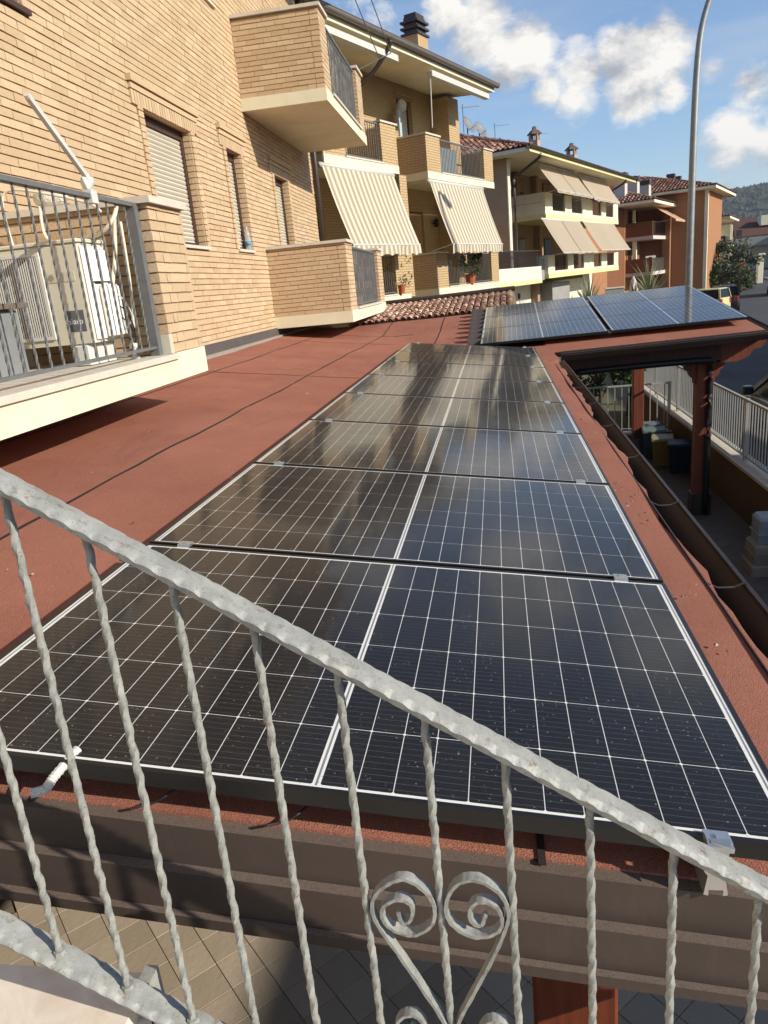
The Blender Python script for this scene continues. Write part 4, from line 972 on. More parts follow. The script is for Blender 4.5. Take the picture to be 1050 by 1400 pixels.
# water bottle on the narrow window sill
bo = tag(empty('water_bottle', AW(-.02, 10.98, 4.19)), 'clear plastic water bottle on the narrow window sill', 'bottle')
n = NT('clear_bottle'); n.set((.86, .88, .9), .1, 0, .5); n.p.inputs['Transmission Weight'].default_value = .75; n.p.inputs['IOR'].default_value = 1.33
mb = MB(); mb.lathe([(.034, 0), (.042, .01), (.042, .07), (.038, .08), (.042, .095), (.042, .16), (.036, .175), (.042, .195), (.036, .24), (.016, .28), (.015, .3)], 18); mb.build('body', n.m, bo, smooth=True)
mb = MB(); mb.lathe([(.0425, .07), (.0425, .125)], 18); mb.build('label', plain('bottle_label', lin(96, 150, 190), .5), bo, smooth=True)
mb = MB(); mb.lathe([(.017, .3), (.017, .318)], 12); mb.build('cap', M_WHITEPL, bo)

# ------------------------------------------------------------------ foliage tools
def foliage(mb, c, rad, n, size, rnd, clumps=18, flat=1.0):
    """leaf faces gathered in clumps through an uneven volume"""
    cs = []
    for _ in range(clumps):
        while True:
            p = Vector((rnd.uniform(-1, 1), rnd.uniform(-1, 1), rnd.uniform(-1, 1)))
            if .25 < p.length < 1: break
        cs.append((Vector((c[0] + p.x * rad[0], c[1] + p.y * rad[1], c[2] + p.z * rad[2])), rnd.uniform(.22, .42), rnd.random()))
    for _ in range(n):
        q, k, tn = rnd.choice(cs); d = Vector((rnd.gauss(0, 1), rnd.gauss(0, 1), rnd.gauss(0, 1) * flat)); d = d.normalized() * (rnd.random() ** .45) * k
        p = q + Vector((d.x * rad[0], d.y * rad[1], d.z * rad[2])); s_ = size * rnd.uniform(.6, 1.3)
        a = Vector((rnd.gauss(0, 1), rnd.gauss(0, 1), rnd.gauss(0, 1))).normalized(); b = a.cross(Vector((rnd.gauss(0, 1), rnd.gauss(0, 1), rnd.gauss(0, 1)))).normalized()
        mb.cur = min(1, max(0, tn * .6 + rnd.random() * .4)); mb.add([tuple(p - a * s_), tuple(p + b * s_ * .42), tuple(p + a * s_), tuple(p - b * s_ * .42)], [(0, 1, 2, 3)])
    return cs
def tree(loc, h, rad, n, leaf, mat, label, cat='tree', seed=1, trunk=.12, name='tree', group=None):
    e = tag(empty(name, loc), label, cat, group); rnd = random.Random(seed); mb = MB(); cz = h - rad[2] * .95
    cs = foliage(mb, (0, 0, cz), rad, n, leaf, rnd, 22); mb.build('crown', mat, e, tone=True)
    t = MB(); t.tube([(0, 0, 0), (.05, .02, cz * .5), (0, 0, cz)], [trunk, trunk * .8, trunk * .5], 8)
    for q, _, _ in cs[:9]: t.tube([(0, 0, cz * .6), tuple(Vector((0, 0, cz * .75)).lerp(q, .5) + Vector((0, 0, .08))), tuple(q)], [trunk * .5, trunk * .3, trunk * .12], 5)
    t.build('trunk', M_BARK, e); return e
def spiky(loc, h, n, mat, label, seed=1, name='spiky_plant', group=None, w=.03):
    e = tag(empty(name, loc), label, 'plant', group); rnd = random.Random(seed); mb = MB()
    for _ in range(n):
        a = rnd.uniform(0, 6.28); l = h * rnd.uniform(.55, 1.05); lean = rnd.uniform(.08, .6); mb.cur = rnd.random(); z0 = rnd.uniform(0, h * .35)
        d = Vector((math.cos(a), math.sin(a), 0)); s_ = Vector((-math.sin(a), math.cos(a), 0)) * w; P = []
        for t in (0, .4, .75, 1): P.append(Vector((0, 0, z0)) + d * (l * lean * t * t) + Vector((0, 0, l * t * (1 - .35 * lean * t))))
        vs_ = []
        for i, p in enumerate(P): k = (1, .9, .6, .05)[i]; vs_ += [tuple(p - s_ * k), tuple(p + s_ * k)]
        mb.add(vs_, [(0, 1, 3, 2), (2, 3, 5, 4), (4, 5, 7, 6)])
    mb.build('leaves', mat, e, tone=True); return e
def potted(loc, r, h, ph, n, label, seed, mat=None, pot=None, rad=None):
    e = tag(empty('potted_plant', loc), label, 'plant'); mb = MB(); mb.lathe([(r * .7, 0), (r, h), (r * 1.08, h), (r * 1.08, h * 1.1), (r * .9, h * 1.1)], 12); mb.build('pot', pot or M_TERRA, e, smooth=False)
    mb = MB(); foliage(mb, (0, 0, h + ph * .5), rad or (ph * .5, ph * .5, ph * .55), n, .045, random.Random(seed), 9); mb.build('leaves', mat or M_LEAF, e, tone=True); return e

# ------------------------------------------------------------------ awnings
def m_stripes(name, a, b, period):
    n = NT(name); x, y, z = n.sep()[:3]; f = n.math('FRACT', n.math('DIVIDE', y, period)); c = n.mix(n.math('GREATER_THAN', f, .5), a, b)
    c = n.mix(n.math('MULTIPLY', n.noise(2, 5, .6), .25), c, tuple(k * .8 for k in b)); n.set(c, .85, 0, .2)
    tr = n.N('ShaderNodeBsdfTranslucent'); n.L(c, tr.inputs[0]); mx = n.N('ShaderNodeMixShader'); mx.inputs[0].default_value = .22; n.L(n.p.outputs[0], mx.inputs[1]); n.L(tr.outputs[0], mx.inputs[2]); n.L(mx.outputs[0], n.out.inputs[0]); return n.m
M_STRIPE = m_stripes('striped_canvas', lin(222, 216, 200), lin(178, 160, 126), .205)
M_CANVAS = m_stripes('tan_canvas', lin(182, 167, 145), lin(179, 164, 142), 5.0)
M_CANVASO = m_stripes('peach_canvas', lin(206, 168, 138), lin(202, 162, 132), 5.0)
def awning(frame, y0, y1, top, bot, mat, label, group, valance=.22, seams=(), scallop=True, arms=True):
    """frame: (location, rotz); top/bot: (x, z) in the frame; canvas sags a little, scalloped valance"""
    e = tag(empty('awning', frame[0], (0, 0, frame[1])), label, 'awning', group); mb = MB(); ny = max(8, int((y1 - y0) / .1)); nx = 10; vs_ = []; fs_ = []
    for i in range(nx + 1):
        t = i / nx; sag = .035 * math.sin(math.pi * t)
        for k in range(ny + 1):
            y = y0 + (y1 - y0) * k / ny; vs_.append((top[0] + (bot[0] - top[0]) * t - sag * .5 - .004 * math.sin(k * .9) * t, y, top[1] + (bot[1] - top[1]) * t - sag * .4))
    m = ny + 1
    for i in range(nx):
        for k in range(ny): fs_.append((i * m + k, i * m + k + 1, (i + 1) * m + k + 1, (i + 1) * m + k))
    mb.add(vs_, fs_); fab = mb.build('canvas', mat, e, smooth=True)
    if valance:
        mb = MB(); n = int((y1 - y0) / .205) * 6; vs_ = []
        for k in range(n + 1):
            y = y0 + (y1 - y0) * k / n; w = .02 * math.sin(y * 5) ; zb = bot[1] - valance + (.045 * abs(math.sin(math.pi * (y - y0) / .41)) if scallop else 0)
            vs_ += [(bot[0] + .012, y, bot[1]), (bot[0] + .012 + w, y, (bot[1] + zb) / 2), (bot[0] + .012 + w * 1.4, y, zb)]
        mb.add(vs_, [(3 * k + j, 3 * k + 3 + j, 3 * k + 4 + j, 3 * k + 1 + j) for k in range(n) for j in (0, 1)]); mb.build('valance', mat, e, smooth=True)
    mb = MB(); mb.tube([(bot[0], y0, bot[1]), (bot[0], y1, bot[1])], .022, 8); mb.build('front_bar', M_WHITEMET, e)
    mb = MB(); mb.tube([(top[0] - .05, y0 - .04, top[1] + .03), (top[0] - .05, y1 + .04, top[1] + .03)], .06, 10); mb.build('roller', M_WHITEMET, e, smooth=True)
    if arms:
        for y in (y0 + .03, y1 - .03): mb = MB(); mb.tube([(top[0] - .1, y, bot[1] - .12), (bot[0] - .02, y, bot[1])], .014, 6); mb.build('arm', M_WHITEMET, e)
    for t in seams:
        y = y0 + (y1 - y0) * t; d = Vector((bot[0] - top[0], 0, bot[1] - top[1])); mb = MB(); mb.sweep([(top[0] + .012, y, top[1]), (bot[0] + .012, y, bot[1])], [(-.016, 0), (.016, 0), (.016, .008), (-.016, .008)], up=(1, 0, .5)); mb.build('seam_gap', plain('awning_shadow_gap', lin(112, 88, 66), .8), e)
    return e

# ------------------------------------------------------------------ building B: brick house with striped awnings
FB = ((-4.0, 16.0, 0), R(-22))
B = empty('brick_house', *[(-4.0, 16.0, 0), (0, 0, R(-22))]); tag(B, 'tan brick house with striped awnings and grey gutter', 'apartment house')
WX = -1.35
w = MB(); wall_with_holes(w, WX - .3, WX, .6, 10.1, 0, 8.95, [(7.25, 8.18, 6.37, 8.58), (7.40, 8.42, 3.3, 5.58), (2.2, 3.4, 6.37, 8.58), (2.0, 3.0, 3.3, 5.5)]); w.box(WX - 7, WX - .302, 9.8, 10.1, 0, 8.95); w.box(WX - 7, WX - .302, .6, .9, 0, 8.95)
bw = w.build('wall', M_BRICKB, B)
w = MB(); w.box(WX - .001 + .002, WX + .62, 9.35, 10.1, 6.37, 8.8); w.build('column', M_BRICKB, B)
w = MB(); w.box(WX + .002, WX + .62, 9.45, 10.15, 3.3, 6.19); w.build('column', M_BRICKB, B)
w = MB(); w.box(WX + .002, -.02, 4.62, 5.0, 3.2, 6.19); w.build('column', M_BRICKB, B)
def shutter_door(par, x, a, b, c, d, mat=None, rev=.14):
    mb = MB(); mb.box(x - rev - .06, x - rev, a, a + .06, c, d).box(x - rev - .06, x - rev, b - .06, b, c, d).box(x - rev - .06, x - rev, a + .06, b - .06, d - .1, d); f = mb.build('window', M_FRAMEBR, par)
    mb = MB(); n = int((d - c) / .055)
    for k in range(n): z = c + (d - c - .1) * k / n; mb.box(x - rev - .05, x - rev - .012 - .006 * (k % 2), a + .06, b - .06, z, z + (d - c - .1) / n - .004)
    mb.build('shutter', mat or M_SHUTTER, f); return f
shutter_door(B, WX, 7.25, 8.18, 6.37, 8.58); shutter_door(B, WX, 2.2, 3.4, 6.37, 8.58); shutter_door(B, WX, 2.0, 3.0, 3.3, 5.5)
dcur = MB(); n = 26                                             # drawn door curtain on the lower balcony
for k in range(n): y = 7.42 + .98 * k / n; dcur.box(WX - .08 - .02 * (k % 2), WX - .05 - .02 * (k % 2), y, y + .98 / n, 3.35, 5.55)
dcur.build('door_curtain', plain('beige_curtain', lin(196, 158, 116), .85), B)
for zz in (8.64, 5.64):
    for a, b in ((7.15, 8.28),): w = MB(); w.box(WX + .002, WX + .05, a, b, zz, zz + .09); w.build('cornice', M_BRICKB, B)
def b_balcony(y0, y1, zs, zt, zp, p1, p2, bars_kind, side_left=True):
    mb = MB(); mb.box(WX, -.012, y0 + .012, y1 - .012, zs, zt); b = mb.build('balcony', M_CREAM, B)
    mb = MB(); mb.box(-.0118, .012, y0, y1, zs - .006, zt + .003); mb.build('slab_edge', M_CREAM2, b)
    mb = MB(); mb.box(WX, -.0121, y0 - .004, y0 + .0118, zs - .006, zt + .003); mb.build('slab_edge', M_CREAM2, b)
    mb = MB(); t = .14
    for q in ((WX + .002, -.002, y0 + .004, y0 + t), (-t, -.001, y0 + t + .0005, y0 + p1), (-t, -.001, y1 - p2, y1 - t - .0005), (WX + .002, -.002, y1 - t, y1 - .004)): prt(b, 'parapet', M_BRICKB, (*q, zt + .004, zp))
    coping(b, -.0, y0, y1, zp + .001, [(y0, y0 + p1), (y1 - p2, y1)], t=.14, wall_x=WX, mat=M_STONE)
    mb = MB(); a, c = y0 + p1, y1 - p2
    mb.box(-.09, -.05, a, c, zp - .05, zp - .02).box(-.09, -.05, a, c, zt + .07, zt + .095); r = mb.build('railing', M_RAILGR, b)
    mb = MB(); n = int((c - a) / .10)
    for k in range(n): y = a + (k + .5) * (c - a) / n; mb.box(-.077, -.063, y - .007, y + .007, zt + .095, zp - .05)
    mb.build('bars', M_RAILGR, r, kind='stuff')
    mb = MB(); mb.box(-.13, .03, a, c, zt + .004, zt + .04); mb.build('kerb_stone', M_STONE, b)
    return b
b1 = b_balcony(1.24, 4.60, 6.20, 6.37, 7.30, .9, .78, 0); b2 = b_balcony(6.22, 10.93, 6.21, 6.38, 7.30, .86, .74, 0)
b3 = b_balcony(.9, 4.72, 3.12, 3.27, 4.26, .8, .72, 0); b4 = b_balcony(6.35, 11.05, 3.15, 3.32, 4.27, .76, .64, 0)
mb = MB()                                                       # reed screens seen behind the bars
for par, a, c, zt, zp in ((b2, 7.12, 8.35, 6.42, 7.1),): mb = MB(); mb.box(-.13, -.10, a, c, zt, zp); mb.build('screen', plain('grey_screen', lin(140, 146, 148), .8), par)
# eave, fascia, gutter, downpipe, chimney
mb = MB(); mb.prism([(.42, -.2, 8.80), (.42, -.2, 8.92), (WX - 3.6, -.2, 10.45), (WX - 3.6, -.2, 8.95), (WX, -.2, 8.95)], (0, 0, 0), (0, 10.4, 0)); mb.build('eave', M_CREAM, B)
mb = MB(); mb.box(.421, .445, -.2, 10.2, 8.79, 8.93); mb.build('fascia', M_CREAM2, B)
mb = MB(); mb.prism([(.50, -.25, 8.975), (.50, -.25, 9.02), (WX - 3.6, -.25, 10.55), (WX - 3.6, -.25, 10.46)], (0, 0, 0), (0, 10.55, 0)); mb.build('roof', M_TILE, B)
def house_gutter(par, x, y0, y1, z, r=.075, mat=None):
    mb = MB(); pr = [(r * math.cos(a), r * math.sin(a)) for a in [math.pi + math.pi * k / 8 for k in range(9)]]; pr = pr + [(r + .012, .006), (r + .012, .02), (r - .004, .02)] + [((r - .008) * math.cos(a), (r - .008) * math.sin(a)) for a in [2 * math.pi - math.pi * k / 8 for k in range(9)]]
    mb.prism([(x + a, y0, z + b) for a, b in pr], (0, 0, 0), (0, y1 - y0, 0)); return mb.build('gutter', mat or M_GUTGREY, par)
house_gutter(B, .535, -.3, 10.25, 8.97, .085)
mb = MB(); mb.tube(catmull([(.50, 3.7, 8.9), (.48, 3.72, 8.78), (.05, 3.6, 8.3), (-.6, 3.3, 7.85), (WX + .08, 3.0, 7.6), (WX + .08, 2.95, 6.5)], 5), .05, 10); mb.build('downpipe', M_DKMETAL, B, smooth=True)
mb = MB(); mb.tube([(WX + .3, .75, 3.2), (WX + .3, .75, 8.7)], .05, 8); mb.build('downpipe', M_DKMETAL, B, smooth=True)
ch = MB(); CX, CY = -2.15, 10.0; ch.box(CX - .26, CX + .26, CY - .0, CY + .68, 9.2, 10.85); cho = ch.build('chimney', M_BRICKB, B)
for k in range(3): z = 10.85 + k * .17; mb = MB(); mb.box(CX - .31, CX + .31, CY - .05, CY + .73, z + .001, z + .06).box(CX - .22, CX + .22, CY + .04, CY + .64, z + .061, z + .169); mb.build('chimney_cap', M_DKMETAL, cho)
mb = MB(); mb.box(CX - .2, CX + .2, CY + .06, CY + .62, 11.361, 11.45); mb.build('chimney_cap', M_DKMETAL, cho)
awning(FB, 1.06, 4.21, (.06, 6.10), (.64, 4.44), M_STRIPE, 'cream and tan striped awning with scalloped edge next to the downpipe corner', 'striped awnings', .25)
awning(FB, 6.2, 9.87, (.06, 6.10), (.62, 4.45), M_STRIPE, 'cream and tan striped awning with scalloped edge over the potted plants', 'striped awnings', .25)
for a, b, lb in ((1.0, 4.3, 'white folded awning under the eave next to the downpipe elbow'), (6.1, 9.9, 'white folded awning under the eave next to the brick column')):
    e = tag(empty('folded_awning', FB[0], (0, 0, FB[1])), lb, 'awning'); mb = MB(); mb.chbox(.24, .40, a, b, 8.58, 8.72, .02); mb.build('cassette', M_WHITEMET, e)
    mb = MB(); mb.tube([(.3, a + .05, 8.58), (.26, a + .06, 7.4)], .014, 6); mb.build('crank_rod', M_WHITEMET, e)
BMx = Matrix.Translation((-4.0, 16.0, 0)) @ Matrix.Rotation(R(-22), 4, 'Z')
def BW(x, y, z): return BMx @ Vector((x, y, z))
e = tag(empty('folding_clothes_airer', AW(1.2, 15.1, 7.32)), 'thin metal clothes line bracket sticking out from the corner of the upper brick balcony', 'clothes airer')
mb = MB()
for p, q in (((0, 0, 0), (.62, .5, .34)), ((.42, .34, .23), (.05, -2.2, 1.5)), ((.62, .5, .34), (.3, -.9, 1.5))): mb.tube([p, q], .009, 5)
mb.build('frame', M_RAILGR, e)
e = tag(empty('hanging_cloth', BW(WX + .3, 6.85, 7.0)), 'pale blue cloth hanging beside the upper shuttered door', 'cloth')
mb = MB(); vs_ = []
for i in range(9):
    for k in range(9): vs_.append((.03 * math.sin(k * 1.3) * (1 - i / 10), -.27 + .54 * k / 8, .1 + 1.05 * (1 - i / 8)))
mb.add(vs_, [(i * 9 + k, i * 9 + k + 1, i * 9 + k + 10, i * 9 + k + 9) for i in range(8) for k in range(8)]); mb.build('cloth', plain('pale_blue_cloth', lin(170, 184, 190), .85), e, smooth=True)
o = bm_obj('wrap', crumple(.17, 2, .2, (.8, 1, .9), 5), M_WHITEPL, e, False); o.location = (.05, .2, 1.28)
e = tag(empty('wall_lamp', BW(WX + .04, 9.0, 5.15)), 'small dark wall lantern beside the curtained door', 'lamp'); mb = MB(); mb.lathe([(.03, 0), (.07, .05), (.08, .2), (.02, .26)], 8, (.1, 0, 0)); mb.box(-.03, .1, -.02, .02, .1, .13); mb.build('body', M_BLACK, e)
for i, (y, r, hgt, nn, lb) in enumerate(((7.35, .13, .5, 160, 'terracotta pot plant beside the left brick pier under the striped awning'), (8.7, .18, .75, 420, 'bushy green pot plant spilling over the balcony edge'), (9.25, .17, .7, 380, 'bright green rounded pot plant behind the bars'))):
    potted(BW(-.25 if i != 1 else -.02, y, 3.36), r, .26, hgt, nn, lb, 30 + i)
e = potted(BW(.05, 4.15, 3.3), .1, .2, .7, 120, 'straggly plant hanging at the brick pier below the striped awning', 41, M_PALE)
o = bm_obj('white_chair_back', crumple(.16, 1, .3, (1, 1, 1), 2), M_WHITEMET, None, False); o.location = BW(-.4, 7.9, 4.0); tag(o, 'white folded garden seat behind the balcony bars', 'seat')

# ------------------------------------------------------------------ building C: buff brick house with cream balconies and yellow bands
FCl, FCr = (2.588, 40.449, 0), R(-22)
C = empty('buff_brick_house', FCl, (0, 0, FCr)); tag(C, 'buff brick house with cream balconies, yellow bands and plain tan awnings', 'apartment house')
CMx = Matrix.Translation(FCl) @ Matrix.Rotation(FCr, 4, 'Z')
def CW(x, y, z): return CMx @ Vector((x, y, z))
CXW = -2.3
prt(C, 'wall', M_BRICKC, (CXW - 9, CXW, -3.4, 15.6, 2.9, 8.75)); prt(C, 'ground_floor_wall', M_WHITEP, (CXW - 9, CXW + .2, -6.4, 15.6, -.4, 2.89))
prt(C, 'side_wall', M_BRICKC, (CXW + .002, -.62, -3.4, -3.0, 2.9, 8.6)); prt(C, 'side_wing', M_BRICKC, (CXW - 9, CXW + .6, -7.2, -3.402, 2.9, 6.0))
prt(C, 'corner_pilaster', M_WHITEP, (-.619, -.585, -3.38, -3.02, 2.9, 8.59))
for a, b, z0, z1 in ((-1.9, -.9, 6.4, 8.2), (-1.9, -.9, 3.3, 5.4), (2.2, 3.4, 6.4, 8.4), (2.2, 3.4, 3.3, 5.4), (6.6, 7.8, 6.4, 8.4), (6.6, 7.8, 3.3, 5.4), (10.4, 11.6, 6.4, 8.4), (10.4, 11.6, 3.3, 5.4)):
    f = prt(C, 'window', M_FRAMEBR, (CXW + .001, CXW + .05, a, b, z0, z1)); prt(f, 'pane', M_GLASS, (CXW + .051, CXW + .056, a + .08, b - .08, z0 + .06, z1 - (.7 if z0 > 6 else .1)))
    if z0 > 6: prt(f, 'shutter', M_SHUTTERC, (CXW + .051, CXW + .07, a + .06, b - .06, z1 - .68, z1 - .05))
for y, z0, z1 in ((-.1, 6.3, 8.7), (1.5, 6.3, 8.7), (4.6, 6.3, 8.7), (.4, 3.2, 6.0), (4.9, 3.2, 6.0)): prt(C, 'pilaster', M_BRICKC, (CXW + .002, CXW + .35, y, y + .35, z0, z1))
def c_balcony(ys, zs, zt, zp, piers, ylow):
    b = prt(C, 'balcony', M_CREAM, (CXW, -.02, ys[0] + .02, ys[1] - .02, zs + .22, zt)); prt(b, 'yellow_band', M_YELLOW, (CXW, .03, ys[0] - .01, ys[1] + .01, zs, zs + .219))
    prt(b, 'side_parapet', M_WHITEP, (CXW + .0, -.181, ys[0], ys[0] + .18, zt - .1, zp)); prt(b, 'side_joint', M_GREYP, (CXW, -.18, ys[0] - .006, ys[0] - .001, (zt + zp) / 2, (zt + zp) / 2 + .02))
    for a, c in piers: prt(b, 'pier', M_CREAM2, (-.18, .0, a, c, zs + .2201, zp))
    prt(b, 'sill_band', M_CREAM2, (-.14, .012, ys[0] + .19, ys[1], zs + .2202, zt + .1))
    for (a0, a1), (c0, c1) in zip(piers[:-1], piers[1:]): 
        g = prt(b, 'infill', M_DKMETAL, (-.1, -.06, a1, c0, zp - .06, zp - .02)); mb = MB(); n = max(3, int((c0 - a1) / .12))
        for k in range(n): y = a1 + (k + .5) * (c0 - a1) / n; mb.box(-.09, -.07, y - .012, y + .012, zt + .1, zp - .06)
        mb.build('bars', M_DKMETAL, g, kind='stuff')
    return b
cu_ = c_balcony((.1, 15.05), 6.05, 6.35, 7.28, [(.1, 1.28), (3.44, 4.63), (6.72, 8.83), (10.88, 11.93), (13.83, 15.05)], 0)
cl_ = c_balcony((.32, 15.12), 3.15, 3.40, 4.29, [(.32, 1.43), (3.77, 4.82), (6.92, 9.03), (10.81, 12.18), (13.99, 15.12)], 0)
prt(cl_, 'corner_return', M_GREYP, (-1.4, -.2, -.86, .319, 3.1, 4.3))
b = prt(C, 'balcony', M_WHITEP, (CXW + .65, -.02, -6.4, -.7, 3.16, 3.78)); prt(b, 'yellow_band', M_YELLOW, (CXW + .65, .0, -6.45, -.66, 2.98, 3.159))
mb = MB()
for k in range(44): y = -6.3 + k * .125; mb.box(-.09, -.06, y, y + .03, 3.781, 4.5)
mb.box(-.1, -.05, -6.35, -.8, 4.501, 4.55); mb.build('bars', M_DKMETAL, b, kind='stuff')
# hipped tile roof
EZ = 8.78; X0, X1, Y0, Y1 = .85, -12.6, -4.4, 16.4; XR = (X0 + X1) / 2; RZ = EZ + (X0 - XR) * .34; hl = (X0 - XR)
mb = MB(); mb.box(X1, X0 - .02, Y0 + .02, Y1 - .02, EZ - .16, EZ - .001); mb.build('eave', M_CREAM, C)
prt(C, 'yellow_fascia', M_YELLOW, (X0 - .019, X0 + .01, Y0 + .0, Y1, EZ - .2, EZ - .02))
P = [(X0, Y0, EZ), (X0, Y1, EZ), (X1, Y1, EZ), (X1, Y0, EZ), (XR, Y0 + hl, RZ), (XR, Y1 - hl, RZ)]
mb = MB(); mb.add(P, [(0, 1, 5, 4), (3, 0, 4), (2, 3, 4, 5), (1, 2, 5)]); mb.add([(x, y, z - .002) for x, y, z in P[:4]], [(3, 2, 1, 0)]); roofC = mb.build('roof', M_TILEB, C)
sl = math.sqrt(1 + .34 ** 2)
ins = lambda u, v: v / sl < hl and (v / sl) < u and (v / sl) < (Y1 - Y0) - u
tile_field((X0, Y0, EZ), (0, 1, 0), (-1, 0, .34), Y1 - Y0, hl * sl, ins, .24, .42, random.Random(8), .01).build('roof_tile', M_TILEB, roofC, tone=True, kind='stuff')
ins2 = lambda u, v: (v / sl) < u and (v / sl) < (X0 - X1) - u
tile_field((X1, Y0, EZ), (1, 0, 0), (0, 1, .34), X0 - X1, hl * sl, ins2, .24, .42, random.Random(9), .01).build('roof_tile', M_TILEB, roofC, tone=True, kind='stuff')
mb = MB()
for a, b in (((X0, Y0, EZ), P[4]), (P[4], P[5]), ((X1, Y0, EZ), P[4]), ((X0, Y1, EZ), P[5])): mb.tube([a, b], .13, 8)
mb.build('ridge_tiles', M_TILEB, roofC)
def chimney_pot(par, x, y, z0, z1, w, mat):
    c = prt(par, 'chimney', mat, (x - w, x + w, y - w, y + w, z0, z1)); mb = MB()
    for sx in (-1, 1):
        for sy in (-1, 0, 1): mb.box(x + sx * w * .8 - .05, x + sx * w * .8 + .05, y + sy * w * .8 - .05, y + sy * w * .8 + .05, z1 + .001, z1 + .28)
    mb.build('chimney_posts', mat, c)
    mb = MB(); mb.lathe([(w * 1.75, 0), (w * 1.7, .05), (w * .8, .22), (w * .5, .25), (w * .5, .36), (w * .3, .39)], 4, (x, y, z1 + .281)); mb.build('chimney_cap', plain('chimney_cap_brown', lin(96, 80, 70), .8), c)
chimney_pot(C, -1.2, 2.3, 9.0, 10.02, .23, plain('chimney_render', lin(172, 152, 134), .85)); chimney_pot(C, -1.4, 9.5, 9.0, 10.0, .25, plain('chimney_render', lin(172, 152, 134), .85))
mb = MB(); mb.tube(catmull([(.85, -3.0, 8.62), (.8, -3.0, 8.45), (-.0, -3.0, 8.0), (-.38, -3.0, 7.75), (-.42, -3.0, 7.3), (-.42, -3.0, 3.2)], 5), .07, 8); mb.build('downpipe', M_DKMETAL, C, smooth=True)
house_gutter(C, .95, Y0, Y1, EZ + .02, .08, M_DKMETAL)
mb = MB(); mb.tube(catmull([(.85, 13.6, 8.62), (.7, 13.6, 8.4), (-.2, 13.7, 8.0)], 5), .06, 8); mb.build('downpipe', M_DKMETAL, C, smooth=True)
# ground floor doors, garage, post
for a, b, z0, z1, m_ in ((-3.6, -2.2, 0, 2.3, M_FRAMEBR), (-.4, .6, 0, 1.9, M_BRICKD), (1.6, 2.5, 0, 2.1, M_WHITEMET)): prt(C, 'door', m_, (CXW + .201, CXW + .25, a, b, z0, z1))
prt(C, 'garage_bay', M_GREYP, (CXW + .201, CXW + 1.2, 4.3, 7.6, 0, 2.85)); prt(C, 'column', M_WHITEP, (-.35, .05, 7.8, 8.3, 0, 3.14)); prt(C, 'column', M_BRICKC, (CXW + .21, CXW + .6, 3.5, 3.9, 0, 2.88))
prt(C, 'vent', M_BLACK, (CXW + .202, CXW + .24, -.3, .0, 2.2, 2.5)); prt(C, 'vent', M_BLACK, (CXW + .202, CXW + .24, 1.4, 1.7, 2.2, 2.5))
FC_ = (FCl, FCr)
awning(FC_, -.85, 5.5, (-.06, 8.50), (.92, 7.20), M_CANVAS, 'plain tan awning of the top floor by the brown downpipe', 'plain tan awnings', .12, (.5,), False)
awning(FC_, 6.3, 12.3, (-.06, 8.48), (.78, 7.19), M_CANVAS, 'plain tan awning of the top floor beside the white post', 'plain tan awnings', .12, (), False)
awning(FC_, -.6, 6.0, (.06, 5.97), (1.1, 4.3), M_CANVAS, 'plain tan awning of the lower floor with dark middle gap', 'plain tan awnings', .05, (.47,), False)
awning(FC_, 6.6, 13.8, (.06, 5.99), (1.1, 4.38), M_CANVAS, 'plain tan awning of the lower floor next to the orange house', 'plain tan awnings', .05, (), False)
for i, (y, lb) in enumerate(((1.9, 'pot plant in the first opening of the cream balcony'), (2.7, 'second pot plant in the cream balcony'), (5.3, 'pot plant between the wide cream piers'), (6.2, 'pot plant left of the widest cream pier'), (9.6, 'pot plant right of the widest cream pier'), (12.8, 'pot plant in the last opening of the cream balcony'))):
    potted(CW(-.0 - .35, y, 3.45), .16, .25, .55, 70, lb, 60 + i)
for i, (px, dpt, hh, lb) in enumerate(((805, 36, 2.3, 'pale spiky yucca in front of the stepped wall'), (779, 36, 1.6, 'low pale spiky plant by the white column'))):
    v = ray(px, 410) * dpt; spiky((v.x, v.y, .3), hh, 90, M_PALE, lb, 5 + i, w=.05)
sw = tag(empty('stepped_wall', CW(-.3, 14.6, 0)), 'grey plastered wall with stepped white coping between two houses', 'wall')
for k in range(5): a = CW(.4, 12.2 + k * 1.1, 0) - CW(-.3, 14.6, 0); mb = MB(); mb.box(a.x - .5, a.x + .62, a.y - .15, a.y + .15, 0, 2.05 - k * .36); o = mb.build('wall_step', M_GREYP, sw); mb = MB(); mb.box(a.x - .55, a.x + .66, a.y - .2, a.y + .2, 2.051 - k * .36, 2.12 - k * .36); mb.build('coping', M_WHITEP, o)
def dish(loc, label, az):
    e = tag(empty('satellite_dish', loc), label, 'satellite dish'); mb = MB(); vs_ = []; fs_ = []; n, m = 16, 5
    for j in range(m + 1):
        r = .45 * j / m
        for k in range(n): vs_.append((r * math.cos(2 * math.pi * k / n), r * math.sin(2 * math.pi * k / n) * 1.1, .28 * (r / .45) ** 2 * .45))
    for j in range(m):
        for k in range(n): fs_.append((j * n + k, j * n + (k + 1) % n, j * n + n + (k + 1) % n, j * n + n + k))
    mb.add(vs_, fs_); o = mb.build('reflector', plain('grey_dish', lin(120, 122, 124), .5), e, smooth=True); o.rotation_euler = (R(62), 0, az); o.location = (0, 0, .75); so_ = o.modifiers.new('solid', 'SOLIDIFY'); so_.thickness = .015
    mb = MB(); mb.tube([(0, .05, -.5), (0, .05, .8)], .03, 8); mb.build('mast', M_RAILGR, e); mb = MB(); d = Vector((math.sin(az), -math.cos(az), 0)); mb.tube([(0, 0, .5), tuple(d * .5 + Vector((0, 0, .7)))], .014, 6); mb.build('feed_arm', M_RAILGR, e)
